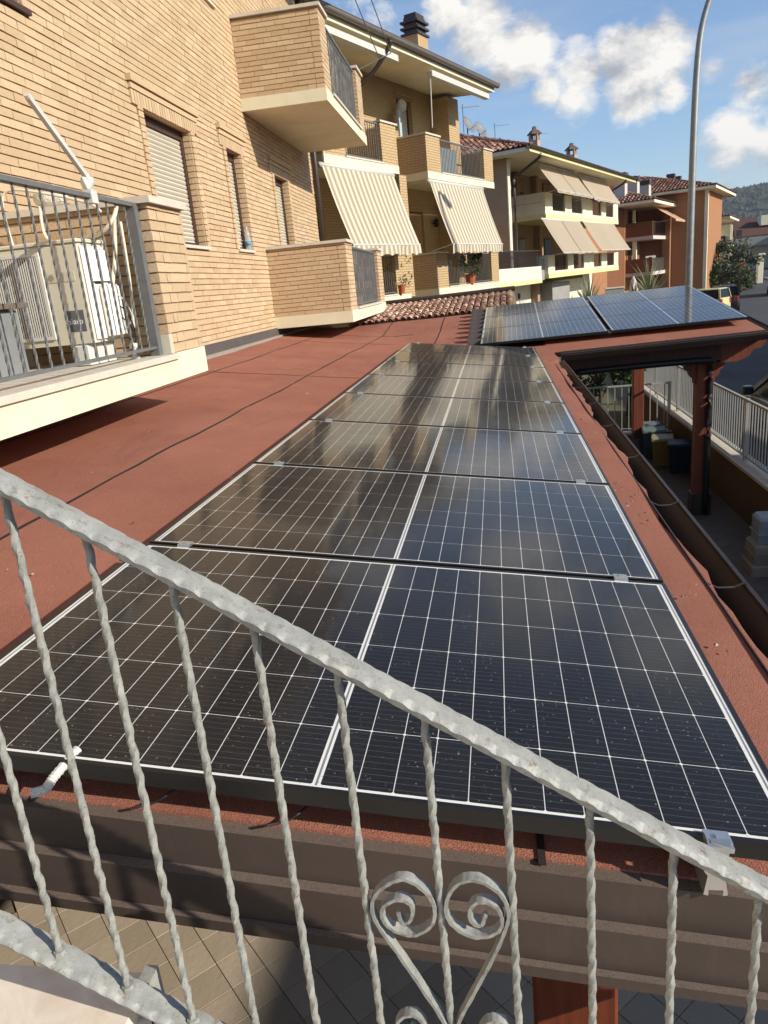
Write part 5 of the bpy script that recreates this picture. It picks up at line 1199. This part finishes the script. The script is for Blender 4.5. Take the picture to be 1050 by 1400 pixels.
dish(CW(-5.0, 2.5, 10.65), 'grey satellite dish next to the white antenna on the tiled roof', R(60)); dish(CW(-5.0, 4.1, 10.6), 'grey satellite dish with thin rod on the tiled roof', R(55))
def aerial(loc, h, label, nb=6, w=.5):
    e = tag(empty('tv_aerial', loc), label, 'aerial'); mb = MB(); mb.tube([(0, 0, 0), (0, 0, h)], .02, 6); mb.build('mast', M_RAILGR, e); mb = MB(); mb.tube([(-.1, 0, h * .9), (.9, .2, h * .9)], .012, 5)
    for k in range(nb): x = k * .15; mb.tube([(x, -w * .5, h * .9), (x, w * .5, h * .9)], .007, 5)
    mb.build('elements', M_ALU, e)
aerial(CW(-5, 2.0, 10.7), 1.7, 'white television aerial beside the satellite dishes'); aerial(CW(-6, 9, 10.9), 1.6, 'thin television aerial above the second chimney', 4, .4)
aerial(CW(-4, 10.5, 10.7), 1.1, 'small television aerial near the ridge end', 3, .3)

# ------------------------------------------------------------------ building D: orange brick house, and the ones beyond
D_ = empty('orange_brick_house', (12.8, 66.4, -.9), (0, 0, R(-22))); tag(D_, 'orange brick house with brown balconies and red tiled roof', 'apartment house')
Z = .9
prt(D_, 'wall', M_BRICKD, (-12, -2.2, -14, 12, 0, 7.9 + Z)); prt(D_, 'gable_wall', M_BRICKD, (-12, 3.15, 5.95, 16, 0, 8.95 + Z)); prt(D_, 'pilaster', M_BRICKD, (-.3, .35, 5.3, 5.949, 0, 7.3 + Z)); prt(D_, 'corner_strip', M_CREAM, (3.0, 3.28, 5.9, 6.2, 0, 8.9 + Z))
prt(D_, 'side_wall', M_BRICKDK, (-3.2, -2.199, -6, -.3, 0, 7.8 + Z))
for zs, zp in ((5.22, 6.62), (2.40, 3.78), (-.6, .9)):
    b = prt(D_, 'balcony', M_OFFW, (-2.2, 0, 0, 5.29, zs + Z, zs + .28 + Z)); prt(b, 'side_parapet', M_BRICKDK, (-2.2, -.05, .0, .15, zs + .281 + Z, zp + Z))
    mb = MB(); mb.box(-.06, -.02, .15, 5.28, zp - .08 + Z, zp - .03 + Z)
    for k in range(30): mb.box(-.05, -.03, .2 + k * .17, .24 + k * .17, zs + .281 + Z, zp - .08 + Z)
    mb.build('railing', M_DKMETAL, b)
    prt(b, 'railing_screen', plain('dark_screen' if zs > 4 else 'patterned_screen', lin(62, 58, 54) if zs > 4 else lin(150, 146, 138), .8, var=.7, scale=9), (-.10, -.07, .2, 5.2, zs + .3 + Z, zp - .1 + Z))
for a, z0 in ((.8, 5.5), (3.0, 5.5), (.8, 2.7), (3.0, 2.7)):
    f = prt(D_, 'window', M_FRAMEBR, (-2.199, -2.15, a, a + 1.3, z0 + Z, z0 + 2.2 + Z)); prt(f, 'pane', M_GLASS, (-2.149, -2.14, a + .1, a + 1.2, z0 + .1 + Z, z0 + 2.1 + Z))
prt(D_, 'pillar', M_CREAM, (-1.7, -1.5, .3, .5, 5.5 + Z, 7.6 + Z)); prt(D_, 'pillar', M_CREAM, (-1.7, -1.4, .3, .6, 2.7 + Z, 5.2 + Z))
def gable_roof(par, x0, x1, y0, y1, z, rise, name, hip=True, pitch=.3, step=.5, seed=1):
    xr = (x0 + x1) / 2; h = (x1 - x0) / 2; k = rise / h; hh = h if hip else 0; P = [(x1, y0, z), (x1, y1, z), (x0, y1, z), (x0, y0, z), (xr, y0 + hh, z + rise), (xr, y1 - hh, z + rise)]
    mb = MB(); mb.add(P, [(0, 1, 5, 4), (3, 0, 4), (2, 3, 4, 5), (1, 2, 5), (3, 2, 1, 0)]); o = mb.build(name, M_TILEB, par); s_ = math.sqrt(1 + k * k)
    tile_field((x1, y0, z), (0, 1, 0), (-1, 0, k), y1 - y0, h * s_, lambda u, v: (not hip) or ((v / s_) < u and v / s_ < (y1 - y0) - u), pitch, step, random.Random(seed), .01).build('roof_tile', M_TILEB, o, tone=True, kind='stuff')
    if hip: tile_field((x0, y0, z), (1, 0, 0), (0, 1, k), x1 - x0, h * s_, lambda u, v: (v / s_) < u and v / s_ < (x1 - x0) - u, pitch, step, random.Random(seed + 1), .01).build('roof_tile', M_TILEB, o, tone=True, kind='stuff')
    prt(o, 'eave_board', M_CREAM, (x0 + .05, x1 - .03, y0 + .05, y1 - .05, z - .22, z - .004)); return o
gable_roof(D_, -12.5, .75, -3.4, 9, 8.0 + Z, 2.3, 'roof', True, seed=21); gable_roof(D_, -12, 4.0, 4.9, 19.5, 9.05 + Z, 2.3, 'roof', True, seed=31)
for i, (x, y) in enumerate(((-2.2, -1.6), (-1.9, 1.4), (-1.5, 4.0))): c = prt(D_, 'chimney', M_OFFW, (x - .4, x + .4, y - .4, y + .5, 8.4 + Z, 10.0 - i * .15 + Z)); prt(c, 'chimney_cap', M_DKMETAL, (x - .46, x + .46, y - .46, y + .56, 10.001 - i * .15 + Z, 10.35 - i * .15 + Z))
for i, (x, y) in enumerate(((-1.5, 15.8), (-1.3, 18.0))): c = prt(D_, 'chimney', M_OFFW, (x - .32, x + .32, y - .32, y + .32, 9.6 + Z, 10.95 + Z - i * .1)); prt(c, 'chimney_cap', M_DKMETAL, (x - .37, x + .37, y - .37, y + .37, 10.951 + Z - i * .1, 11.4 + Z - i * .1))
awning(((12.8, 66.4, 0), R(-22)), 1.2, 5.6, (-.2, 7.75), (1.5, 6.6), M_CANVASO, 'peach awning with dark stripe on the orange brick house', None, .15, (.5,), False)
DM = Matrix.Translation((12.8, 66.4, 0)) @ Matrix.Rotation(R(-22), 4, 'Z')
e = tag(empty('air_conditioner', DM @ Vector((-.5, 1.5, 2.75))), 'small white air conditioner on the orange house balcony', 'air conditioner'); prt(e, 'casing', M_WHITEPL, (-.4, .4, -.16, .16, .5, 1.2)); mb = MB(); mb.lathe([(.26, 0), (.26, .02), (.03, .03)], 14); o = mb.build('fan_grille', M_BLACK, e); o.location = (-.05, -.162, .85); o.rotation_euler = (R(90), 0, 0)
for i, (px, hh) in enumerate(((887, 3.6), (868, 2.3), (905, 1.6))): v = ray(px, 395) * 52; spiky((v.x, v.y, -.6), hh, 110, M_PALE if i != 1 else M_LEAF, ['tall pale yucca beside the orange brick house', 'dark leafy shrub left of the tall yucca', 'low spiky shrub right of the tall yucca'][i], 15 + i, w=.05)
v = ray(866, 385) * 53; fu = tag(empty('furled_parasol', (v.x, v.y, -.4)), 'white furled parasol in front of the orange house', 'parasol'); mb = MB(); mb.lathe([(.05, 0), (.05, .9), (.36, 1.0), (.34, 1.6), (.22, 2.6), (.05, 3.0)], 7); mb.build('cloth', M_WHITEPL, fu); mb = MB(); mb.tube([(0, 0, -.2), (0, 0, 3.2)], .04, 6); mb.build('pole', M_RAILGR, fu)
# cream balconies beyond
E_ = empty('cream_balcony_house', (24.3, 92.5, -1.0), (0, 0, R(-20))); tag(E_, 'narrow sunlit cream house with stacked balconies beyond the orange gable', 'house')
prt(E_, 'wall', M_CREAM, (-9, 0, -4, 8, 0, 8.2))
for k, z in enumerate((2.6, 5.2)):
    for y0, y1 in ((-4, .2), (3.2, 7.5)):
        b = prt(E_, 'balcony', M_CREAM2, (.001, 1.6, y0, y1, z, z + .25)); prt(b, 'railing', M_DKMETAL, (1.5, 1.55, y0, y1, z + .251, z + 1.15)); prt(b, 'side_railing', M_DKMETAL, (.05, 1.499, y0, y0 + .05, z + .251, z + 1.15))
        f = prt(E_, 'window', M_FRAMEBR, (.001, .04, y0 + 1, y0 + 2.4, z + .3, z + 2.2))
for y in (.6, 2.6): prt(E_, 'pier', M_CREAM2, (.002, 1.7, y, y + .5, 0, 7.6))
gable_roof(E_, -9.5, 2.0, -4.6, 8.6, 8.3, 1.6, 'roof', True, seed=41)
# white terrace house at the end of the street
F_ = empty('white_terrace_house', (33.6, 112.5, -1.2), (0, 0, R(-8))); tag(F_, 'off white terrace house with red roof and balconies at the street end', 'house')
prt(F_, 'wall', M_OFFW, (-2.6, 4.6, 0, 9, 0, 6.4)); prt(F_, 'side_wall', M_BRICKDK, (4.601, 8, -3, 9, 0, 7.4)); prt(F_, 'lower_wall', M_OFFW, (-2.6, 4.6, -1.4, -.001, 0, 2.2))
for z in (2.4, 5.4):
    b = prt(F_, 'balcony', M_GREYP, (-2.6, 4.6, -1.5, -.002, z, z + .25)); prt(b, 'parapet', M_GREYP, (-2.6, 4.6, -1.5, -1.4, z + .251, z + 1.1))
for x, z, m_ in ((-2.0, 5.7, M_FRAMEBR), (-1.1, 5.7, M_FRAMEBR), (-2.0, 2.7, M_WHITEMET), (1.4, 2.7, M_WHITEMET), (-2.2, .2, M_SHUTTER), (1.8, .2, M_WHITEMET)): f = prt(F_, 'window', m_, (x, x + (.7 if z > 5 else 1.3), -.05, -.003, z, z + 1.9)); prt(f, 'pane', M_GLASS if m_ is M_FRAMEBR else M_SHUTTER, (x + .1, x + (.6 if z > 5 else 1.2), -.06, -.051, z + .1, z + 1.8))
mb = MB(); mb.hexa([(-3.2, -.3, 6.6), (5, -.3, 6.6), (5, 9, 9.3), (-3.2, 9, 9.3), (-3.2, -.3, 6.75), (5, -.3, 6.75), (5, 9, 9.45), (-3.2, 9, 9.45)]); mb.build('roof', M_TILEB, F_)
prt(F_, 'dormer', M_CREAM, (2.4, 8, 3.0, 6, 8.0, 9.3))
for i, (x, z) in enumerate(((.2, 4.3), (3.6, 4.6), (3.5, 3.7))):
    c = Matrix.Translation((33.6, 112.5, -1.2)) @ Matrix.Rotation(R(-8), 4, 'Z') @ Vector((x, -.3, z)); e = tag(empty('air_conditioner', c), 'white air conditioner on the terrace house, ' + ['beside the middle window', 'upper of the pair', 'lower of the pair'][i], 'air conditioner'); prt(e, 'casing', M_WHITEPL, (-.45, .45, -.2, .25, 0, .65)); prt(e, 'fan_grille', M_BLACK, (-.3, .15, -.215, -.201, .1, .55))
# unseen houses added across the street, placed and sized to shade road and yard
def shade_house(loc, y0, y1, h, label, seed):
    g = empty('shade_house', loc); tag(g, label, 'house'); prt(g, 'wall', M_OFFW, (.6, 9, y0, y1, 0, h - .2)); gable_roof(g, 0, 9.6, y0 - .6, y1 + .6, h, 1.6, 'roof', True, .4, .6, seed); y = y0 + 1.5
    while y < y1 - 2:
        for z in (1.0, 4.0): f = prt(g, 'window', M_FRAMEBR, (.56, .599, y, y + 1.2, z, z + 1.3)); prt(f, 'pane', M_GLASS, (.55, .559, y + .08, y + 1.12, z + .08, z + 1.22))
        y += 4.2
shade_house((13.4, 0, 0), -12, .4, 7.85, 'taller unseen house added across the street to shade the stair paving', 71)
shade_house((13.4, 0, 0), 1.7, 6.4, 6.5, 'unseen house added across the street to shade the yard', 51)
shade_house((15.6, 0, 0), 12.5, 31, 6.6, 'unseen house added further along the street to shade the road', 61)

# ------------------------------------------------------------------ yard wall, fences, bins, blocks
yw = tag(empty('yard_wall', (3.3, 5, 0)), 'brown rendered yard wall with stone coping along the street', 'wall')
mb = MB(); mb.box(-.1, .1, -9, 14.0, 0, .70); mb.build('wall', M_YARDW, yw)
for k in range(19): mb = MB(); mb.box(-.15, .15, -8.6 + k * 1.2, -8.6 + k * 1.2 + 1.19, .701, .745); mb.build('coping_stone', M_STONE, yw)
def fence(name, p0, p1, z0, z1, pitch, label, posts=2.0):
    p0 = Vector(p0); p1 = Vector(p1); L = (p1 - p0).length; ang = math.atan2((p1 - p0).y, (p1 - p0).x); e = tag(empty(name, (p0.x, p0.y, z0), (0, 0, ang)), label, 'fence')
    h = z1 - z0; prt(e, 'top_rail', M_FENCE, (0, L, -.02, .02, h - .03, h)); prt(e, 'bottom_rail', M_FENCE, (0, L, -.018, .018, .05, .075))
    mb = MB(); mb.box(-.008, .008, -.008, .008, .076, h - .031); me = mb.mesh('picket', M_FENCE); n = int(L / pitch)
    for k in range(n): link('picket', me, e, ((k + .5) * pitch, 0, 0))
    mb = MB(); mb.box(-.025, .025, -.025, .025, 0, h + .01); me = mb.mesh('fence_post', M_FENCE); m = int(L / posts)
    for k in range(m + 1): link('fence_post', me, e, (k * L / m, 0, 0))
    return e
M_FENCE = plain('galvanised_fence', lin(178, 176, 168), .5, .3, var=.12, scale=12)
fence('yard_fence', (3.3, 4.6, 0), (3.3, 18.6, 0), .746, 1.60, .11, 'pale grey metal picket fence on the yard wall along the street')
lw = tag(empty('low_yard_wall', (1.9, 14.65, 0)), 'low grey wall across the end of the yard behind the bins', 'wall'); prt(lw, 'wall', M_GREYP, (-1.6, 1.29, -.1, .1, 0, .34)); prt(lw, 'coping', M_STONE, (-1.6, 1.29, -.13, .13, .341, .38))
fence('end_fence', (.4, 14.65, 0), (3.15, 14.65, 0), .381, 1.30, .13, 'thin pale fence on the low wall at the yard end')
def bin_(loc, w, d, h, col, lid, label, rz):
    e = tag(empty('waste_bin', loc, (0, 0, rz)), label, 'waste bin'); m_ = plain('bin_' + '_'.join(str(c) for c in col), lin(*col), .5, var=.08); l_ = plain('binlid_' + '_'.join(str(c) for c in lid), lin(*lid), .5, var=.08)
    mb = MB(); t = .82; mb.hexa([(-w * t, -d * t, 0), (w * t, -d * t, 0), (w * t, d * t, 0), (-w * t, d * t, 0), (-w, -d, h), (w, -d, h), (w, d, h), (-w, d, h)]); mb.build('body', m_, e)
    mb = MB(); mb.chbox(-w - .02, w + .02, -d - .03, d + .02, h + .001, h + .055, .02); lo_ = mb.build('lid', l_, e); mb = MB(); mb.box(-w * .3, w * .3, -d - .06, -d - .031, h + .01, h + .035); mb.build('handle', l_, lo_)
bin_((2.80, 13.50, .004), .17, .19, .46, (150, 118, 44), (160, 148, 112), 'yellow waste bin with pale lid beside the blue bin', R(-12)); bin_((2.98, 12.98, .004), .18, .20, .46, (28, 36, 56), (34, 44, 64), 'dark blue waste bin beside the yellow bin', R(-10))
bin_((2.76, 14.06, .004), .19, .18, .50, (70, 92, 84), (112, 132, 122), 'grey green waste bin behind the yellow bin', R(-8)); bin_((2.74, 14.38, .004), .18, .13, .54, (62, 82, 84), (104, 122, 124), 'tall grey waste bin against the low wall', R(-6))
pl = tag(empty('block_pile', (2.86, 8.42, .004)), 'pile of stone blocks against the yard wall', 'blocks')
for (x0, x1, y0, y1, z0, z1) in ((-.17, .28, -.22, .2, 0, .13), (-.15, .26, -.2, .2, .131, .25), (-.14, .26, -.2, .18, .251, .36)): mb = MB(); mb.chbox(x0, x1, y0, y1, z0, z1, .02); mb.build('block', plain('weathered_block', lin(158, 146, 130), .9, bump=.5, bscale=40, rand=True), pl)
gb = tag(empty('grey_meter_box', (2.92, 8.44, .366)), 'grey plastic box standing on the stone blocks', 'box'); mb = MB(); mb.chbox(-.15, .2, -.16, .14, 0, .30, .03); mb.build('casing', plain('meter_box_grey', lin(150, 158, 158), .5), gb); mb = MB(); mb.box(-.165, .215, -.175, .155, .10, .115); mb.build('rim', plain('meter_box_grey', lin(150, 158, 158), .5), gb)

# ------------------------------------------------------------------ trees and shrubs
tree((20.9, 76.5, -.6), 4.9, (3.0, 2.4, 2.1), 5200, .17, M_OLIVE, 'big grey green olive tree beside the street', seed=3, trunk=.2)
tree((18.4, 75.5, -.6), 3.9, (2.0, 2.0, 1.8), 2600, .17, M_LEAF, 'dark hedge tree left of the olive tree', seed=5, trunk=.16)
tree((23.4, 79, -.6), 3.0, (1.2, 1.2, 1.7), 1100, .16, M_LEAF, 'small dark tree right of the olive tree by the gate pillar', seed=6, trunk=.12)
tree((2.2, 17.4, 0), 2.25, (.95, .9, .8), 2600, .075, M_LEAF, 'leafy bush behind the end fence left of the timber post', 'bush', 7, .06, 'leafy_bush')
tree((3.0, 18.3, 0), 2.35, (.7, .7, .75), 1700, .075, M_LEAF, 'leafy bush behind the end fence right of the timber post', 'bush', 9, .06, 'leafy_bush')
for i, (px, d, h_) in enumerate(((1012, 74, 3.1), (1038, 84, 3.4))): v = ray(px, 380) * d; gp = tag(empty('gate_pillar', (v.x, v.y, -.4)), ['brown gate pillar beside the olive tree', 'white pillar beside the street behind the olive tree'][i], 'pillar'); mb = MB(); mb.chbox(-.3, .3, -.3, .3, 0, h_, .03); mb.build('shaft', M_BRICKDK if i == 0 else M_WHITEP, gp); mb = MB(); mb.chbox(-.4, .4, -.4, .4, h_ + .001, h_ + .2, .05); mb.build('cap', M_STONE, gp)

# ------------------------------------------------------------------ street lamp
lamp = tag(empty('street_lamp', (4.62, 19.6, 0)), 'tall galvanised street lamp pole curving over at the top', 'street lamp')
mb = MB(); P = catmull([(0, 0, 0), (0, 0, 3), (.02, 0, 6.0), (.06, 0, 7.6), (.16, 0, 8.45), (.42, 0, 9.1), (.9, -.05, 9.5), (1.6, -.1, 9.7)], 8); n = len(P); mb.tube(P, [.092 - .048 * i / n for i in range(n)], 16); mb.build('pole', plain('galvanised_pole', lin(150, 152, 150), .5, .55, var=.18, scale=9, bump=.15, bscale=60), lamp, smooth=True)
mb = MB(); mb.chbox(1.5, 2.2, -.25, .05, 9.64, 9.76, .04); mb.build('lantern', M_RAILGR, lamp); mb = MB(); mb.lathe([(.16, 0), (.16, .03), (.12, .05)], 12); mb.build('base_plate', M_RAILGR, lamp)

# ------------------------------------------------------------------ cars
def m_paint(name, col):
    n = NT(name); n.set(col, .3, 0, .5); n.p.inputs['Coat Weight'].default_value = .35; n.p.inputs['Coat Roughness'].default_value = .06; return n.m
M_TYRE = plain('tyre_rubber', lin(30, 30, 30), .85); M_RIM = plain('wheel_rim', lin(150, 150, 152), .35, .7); M_TAIL = m_paint('tail_lamp_red', (.35, .02, .015)); M_CLEAR = m_paint('lamp_clear', (.6, .6, .58))
M_CARGLASS = m_glass_dark('car_glass', (.012, .014, .016), .3); M_CARGLASS.node_tree.nodes['Principled BSDF'].inputs['Specular IOR Level'].default_value = .12
def car(loc, rz, L, W, H, paint, label, prof=None, trim=None):
    """y is forward; lofted body with bonnet and cabin, glazed cabin, wheels, lamps, mirrors"""
    e = tag(empty('parked_car', loc, (0, 0, rz)), label, 'car'); hw = W / 2
    S = prof or [(-.5, .42, .62), (-.49, .30, .92), (-.46, .24, 1.0), (-.30, .22, 1.0), (0, .22, .98), (.2, .22, .96), (.36, .22, .86), (.46, .24, .76), (.495, .32, .62), (.5, .42, .52)]
    vs_ = []; fs_ = []; m = 10
    for t, zb, zt in S:
        y = t * L; k = 1 - .16 * max(0, abs(t) * 2 - .75) / .25; zt_ = zt * H / 1.5; w0 = hw * k
        ring = [(-w0 * .86, zb), (-w0 * .98, zb + .1), (-w0, (zb + zt_) / 2), (-w0 * .97, zt_ - .06), (-w0 * .88, zt_)]
        ring += [(-x, z) for x, z in ring[::-1]]; vs_ += [(x, y, z) for x, z in ring]
    for i in range(len(S) - 1):
        for k in range(m): fs_.append((i * m + k, i * m + (k + 1) % m, (i + 1) * m + (k + 1) % m, (i + 1) * m + k))
    fs_ += [tuple(reversed(range(m))), tuple(range((len(S) - 1) * m, len(S) * m))]
    mb = MB(); mb.add(vs_, fs_); body = mb.build('body', paint, e); smooth_angle(body, 40)
    zb = .95 * H / 1.5; cab = trim or [(-.47, -.40), (-.34, -.3), (.0, .06), (.26, .10)]    # (bottom rear, top rear, top front, bottom front) in body lengths
    y0, y1, y2, y3 = cab[0][0] * L, cab[1][0] * L, cab[2][1] * L, cab[3][0] * L; wt = hw * .76; wb = hw * .93
    mb = MB(); mb.hexa([(-wb, y0, zb), (wb, y0, zb), (wb, y3, zb), (-wb, y3, zb), (-wt, y1, H - .05), (wt, y1, H - .05), (wt, y2, H - .05), (-wt, y2, H - .05)]); mb.build('cabin_glass', M_CARGLASS, e)
    mb = MB(); mb.hexa([(-wt - .02, y1 - .04, H - .055), (wt + .02, y1 - .04, H - .055), (wt + .02, y2 + .04, H - .055), (-wt - .02, y2 + .04, H - .055), (-wt * .9, y1 + .1, H), (wt * .9, y1 + .1, H), (wt * .9, y2 - .12, H), (-wt * .9, y2 - .12, H)]); ro = mb.build('roof', paint, e)
    for s in (-1, 1):
        for a, b in (((y0, zb), (y1, H - .05)), ((y3, zb), (y2, H - .05))): mb = MB(); mb.sweep([(s * (wb + .006), a[0], a[1]), (s * (wt + .01), b[0], b[1])], [(-.05, -.02), (.05, -.02), (.05, .02), (-.05, .02)], up=(s, 0, .2)); mb.build('pillar', paint, ro)
        ym = (y1 + y2) / 2; mb = MB(); mb.sweep([(s * (wb + .006), ym, zb), (s * (wt + .01), ym, H - .05)], [(-.045, -.015), (.045, -.015), (.045, .015), (-.045, .015)], up=(s, 0, .2)); mb.build('pillar', M_BLACK, ro)
        mb = MB(); mb.chbox(s * (hw + .1) - .1, s * (hw + .1) + .1, y3 - .42, y3 - .28, zb + .02, zb + .18, .03); mb.build('mirror', paint, e)
        for t in (-.31, .31):
            mb = MB(); mb.lathe([(.22, -.1), (.31, -.1), (.325, -.06), (.325, .06), (.31, .1), (.22, .1)], 20); o = mb.build('wheel', M_TYRE, e); o.location = (s * (hw - .1), t * L, .325); o.rotation_euler = (0, R(90), 0); mb = MB(); mb.lathe([(.22, -.101), (.21, .09), (.06, .102)], 14); mb.build('rim', M_RIM, o)
        mb = MB(); mb.chbox(s * hw * .72 - .12, s * hw * .72 + .12, -L * .5 + .0, -L * .485 + .06, .68 * H / 1.5, .93 * H / 1.5, .02); mb.build('tail_lamp', M_TAIL, e)
        mb = MB(); mb.chbox(s * hw * .68 - .16, s * hw * .68 + .16, L * .47, L * .492, .56 * H / 1.5, .70 * H / 1.5, .02); mb.build('headlight', M_CLEAR, e)
    mb = MB(); mb.box(-.26, .26, -L * .5 - .012, -L * .5 + .02, .5, .61); mb.build('number_plate', M_WHITEPL, e)
    return e
boxy = [(-.5, .40, .66), (-.495, .28, .95), (-.48, .24, 1.0), (-.30, .22, 1.0), (0, .22, 1.0), (.2, .22, .98), (.38, .22, .90), (.46, .24, .82), (.495, .32, .66), (.5, .42, .55)]
cb = [(-.485, 0), (-.455, 0), (.0, .14), (.30, 0)]
yc = car((11.95, 49.0, 0), R(52), 3.7, 1.6, 1.62, m_paint('pale_yellow_paint', lin(206, 196, 140)), 'pale yellow boxy car parked beyond the back array', boxy, cb)
o = bm_obj('white_cloth', crumple(.24, 2, .2, (.7, 1.2, .9), 4), M_WHITEPL, None, False); o.location = (11.9, 48.3, 1.25); tag(o, 'white cloth bundle behind the yellow car window', 'cloth')
car((14.35, 51.8, 0), R(-14), 4.3, 1.78, 1.62, m_paint('black_paint', (.012, .012, .013)), 'black hatchback with red tail lamps next to the yellow car', boxy, cb)
car((12.2, 55.5, 0), R(-16), 4.2, 1.72, 1.48, m_paint('grey_paint', (.16, .17, .18)), 'grey car with pale roof rails behind the yellow car')
car((22.9, 66.5, 0), R(166), 5.2, 1.95, 2.3, m_paint('white_paint', (.72, .72, .7)), 'white van facing down the street near the far pillar', boxy, cb)
car((5.55, 14.0, 0), R(-2), 4.3, 1.78, 1.45, m_paint('black_gloss_paint', (.010, .010, .012)), 'glossy black car parked right behind the yard fence')

# ------------------------------------------------------------------ afternoon haze
def haze():
    m = bpy.data.materials.new('thin_haze'); m.use_nodes = True; nt = m.node_tree; nt.nodes.clear(); out = nt.nodes.new('ShaderNodeOutputMaterial'); v = nt.nodes.new('ShaderNodeVolumePrincipled')
    v.inputs['Color'].default_value = (.82, .88, .97, 1); v.inputs['Density'].default_value = .00012; v.inputs['Anisotropy'].default_value = .2; nt.links.new(v.outputs[0], out.inputs['Volume'])
    mb = MB(); mb.box(-2600, 2600, -2600, 2400, -25, 260); o = mb.build('haze', m); tag(o, 'thin afternoon haze over the street and hills', 'haze', kind='stuff')
haze()
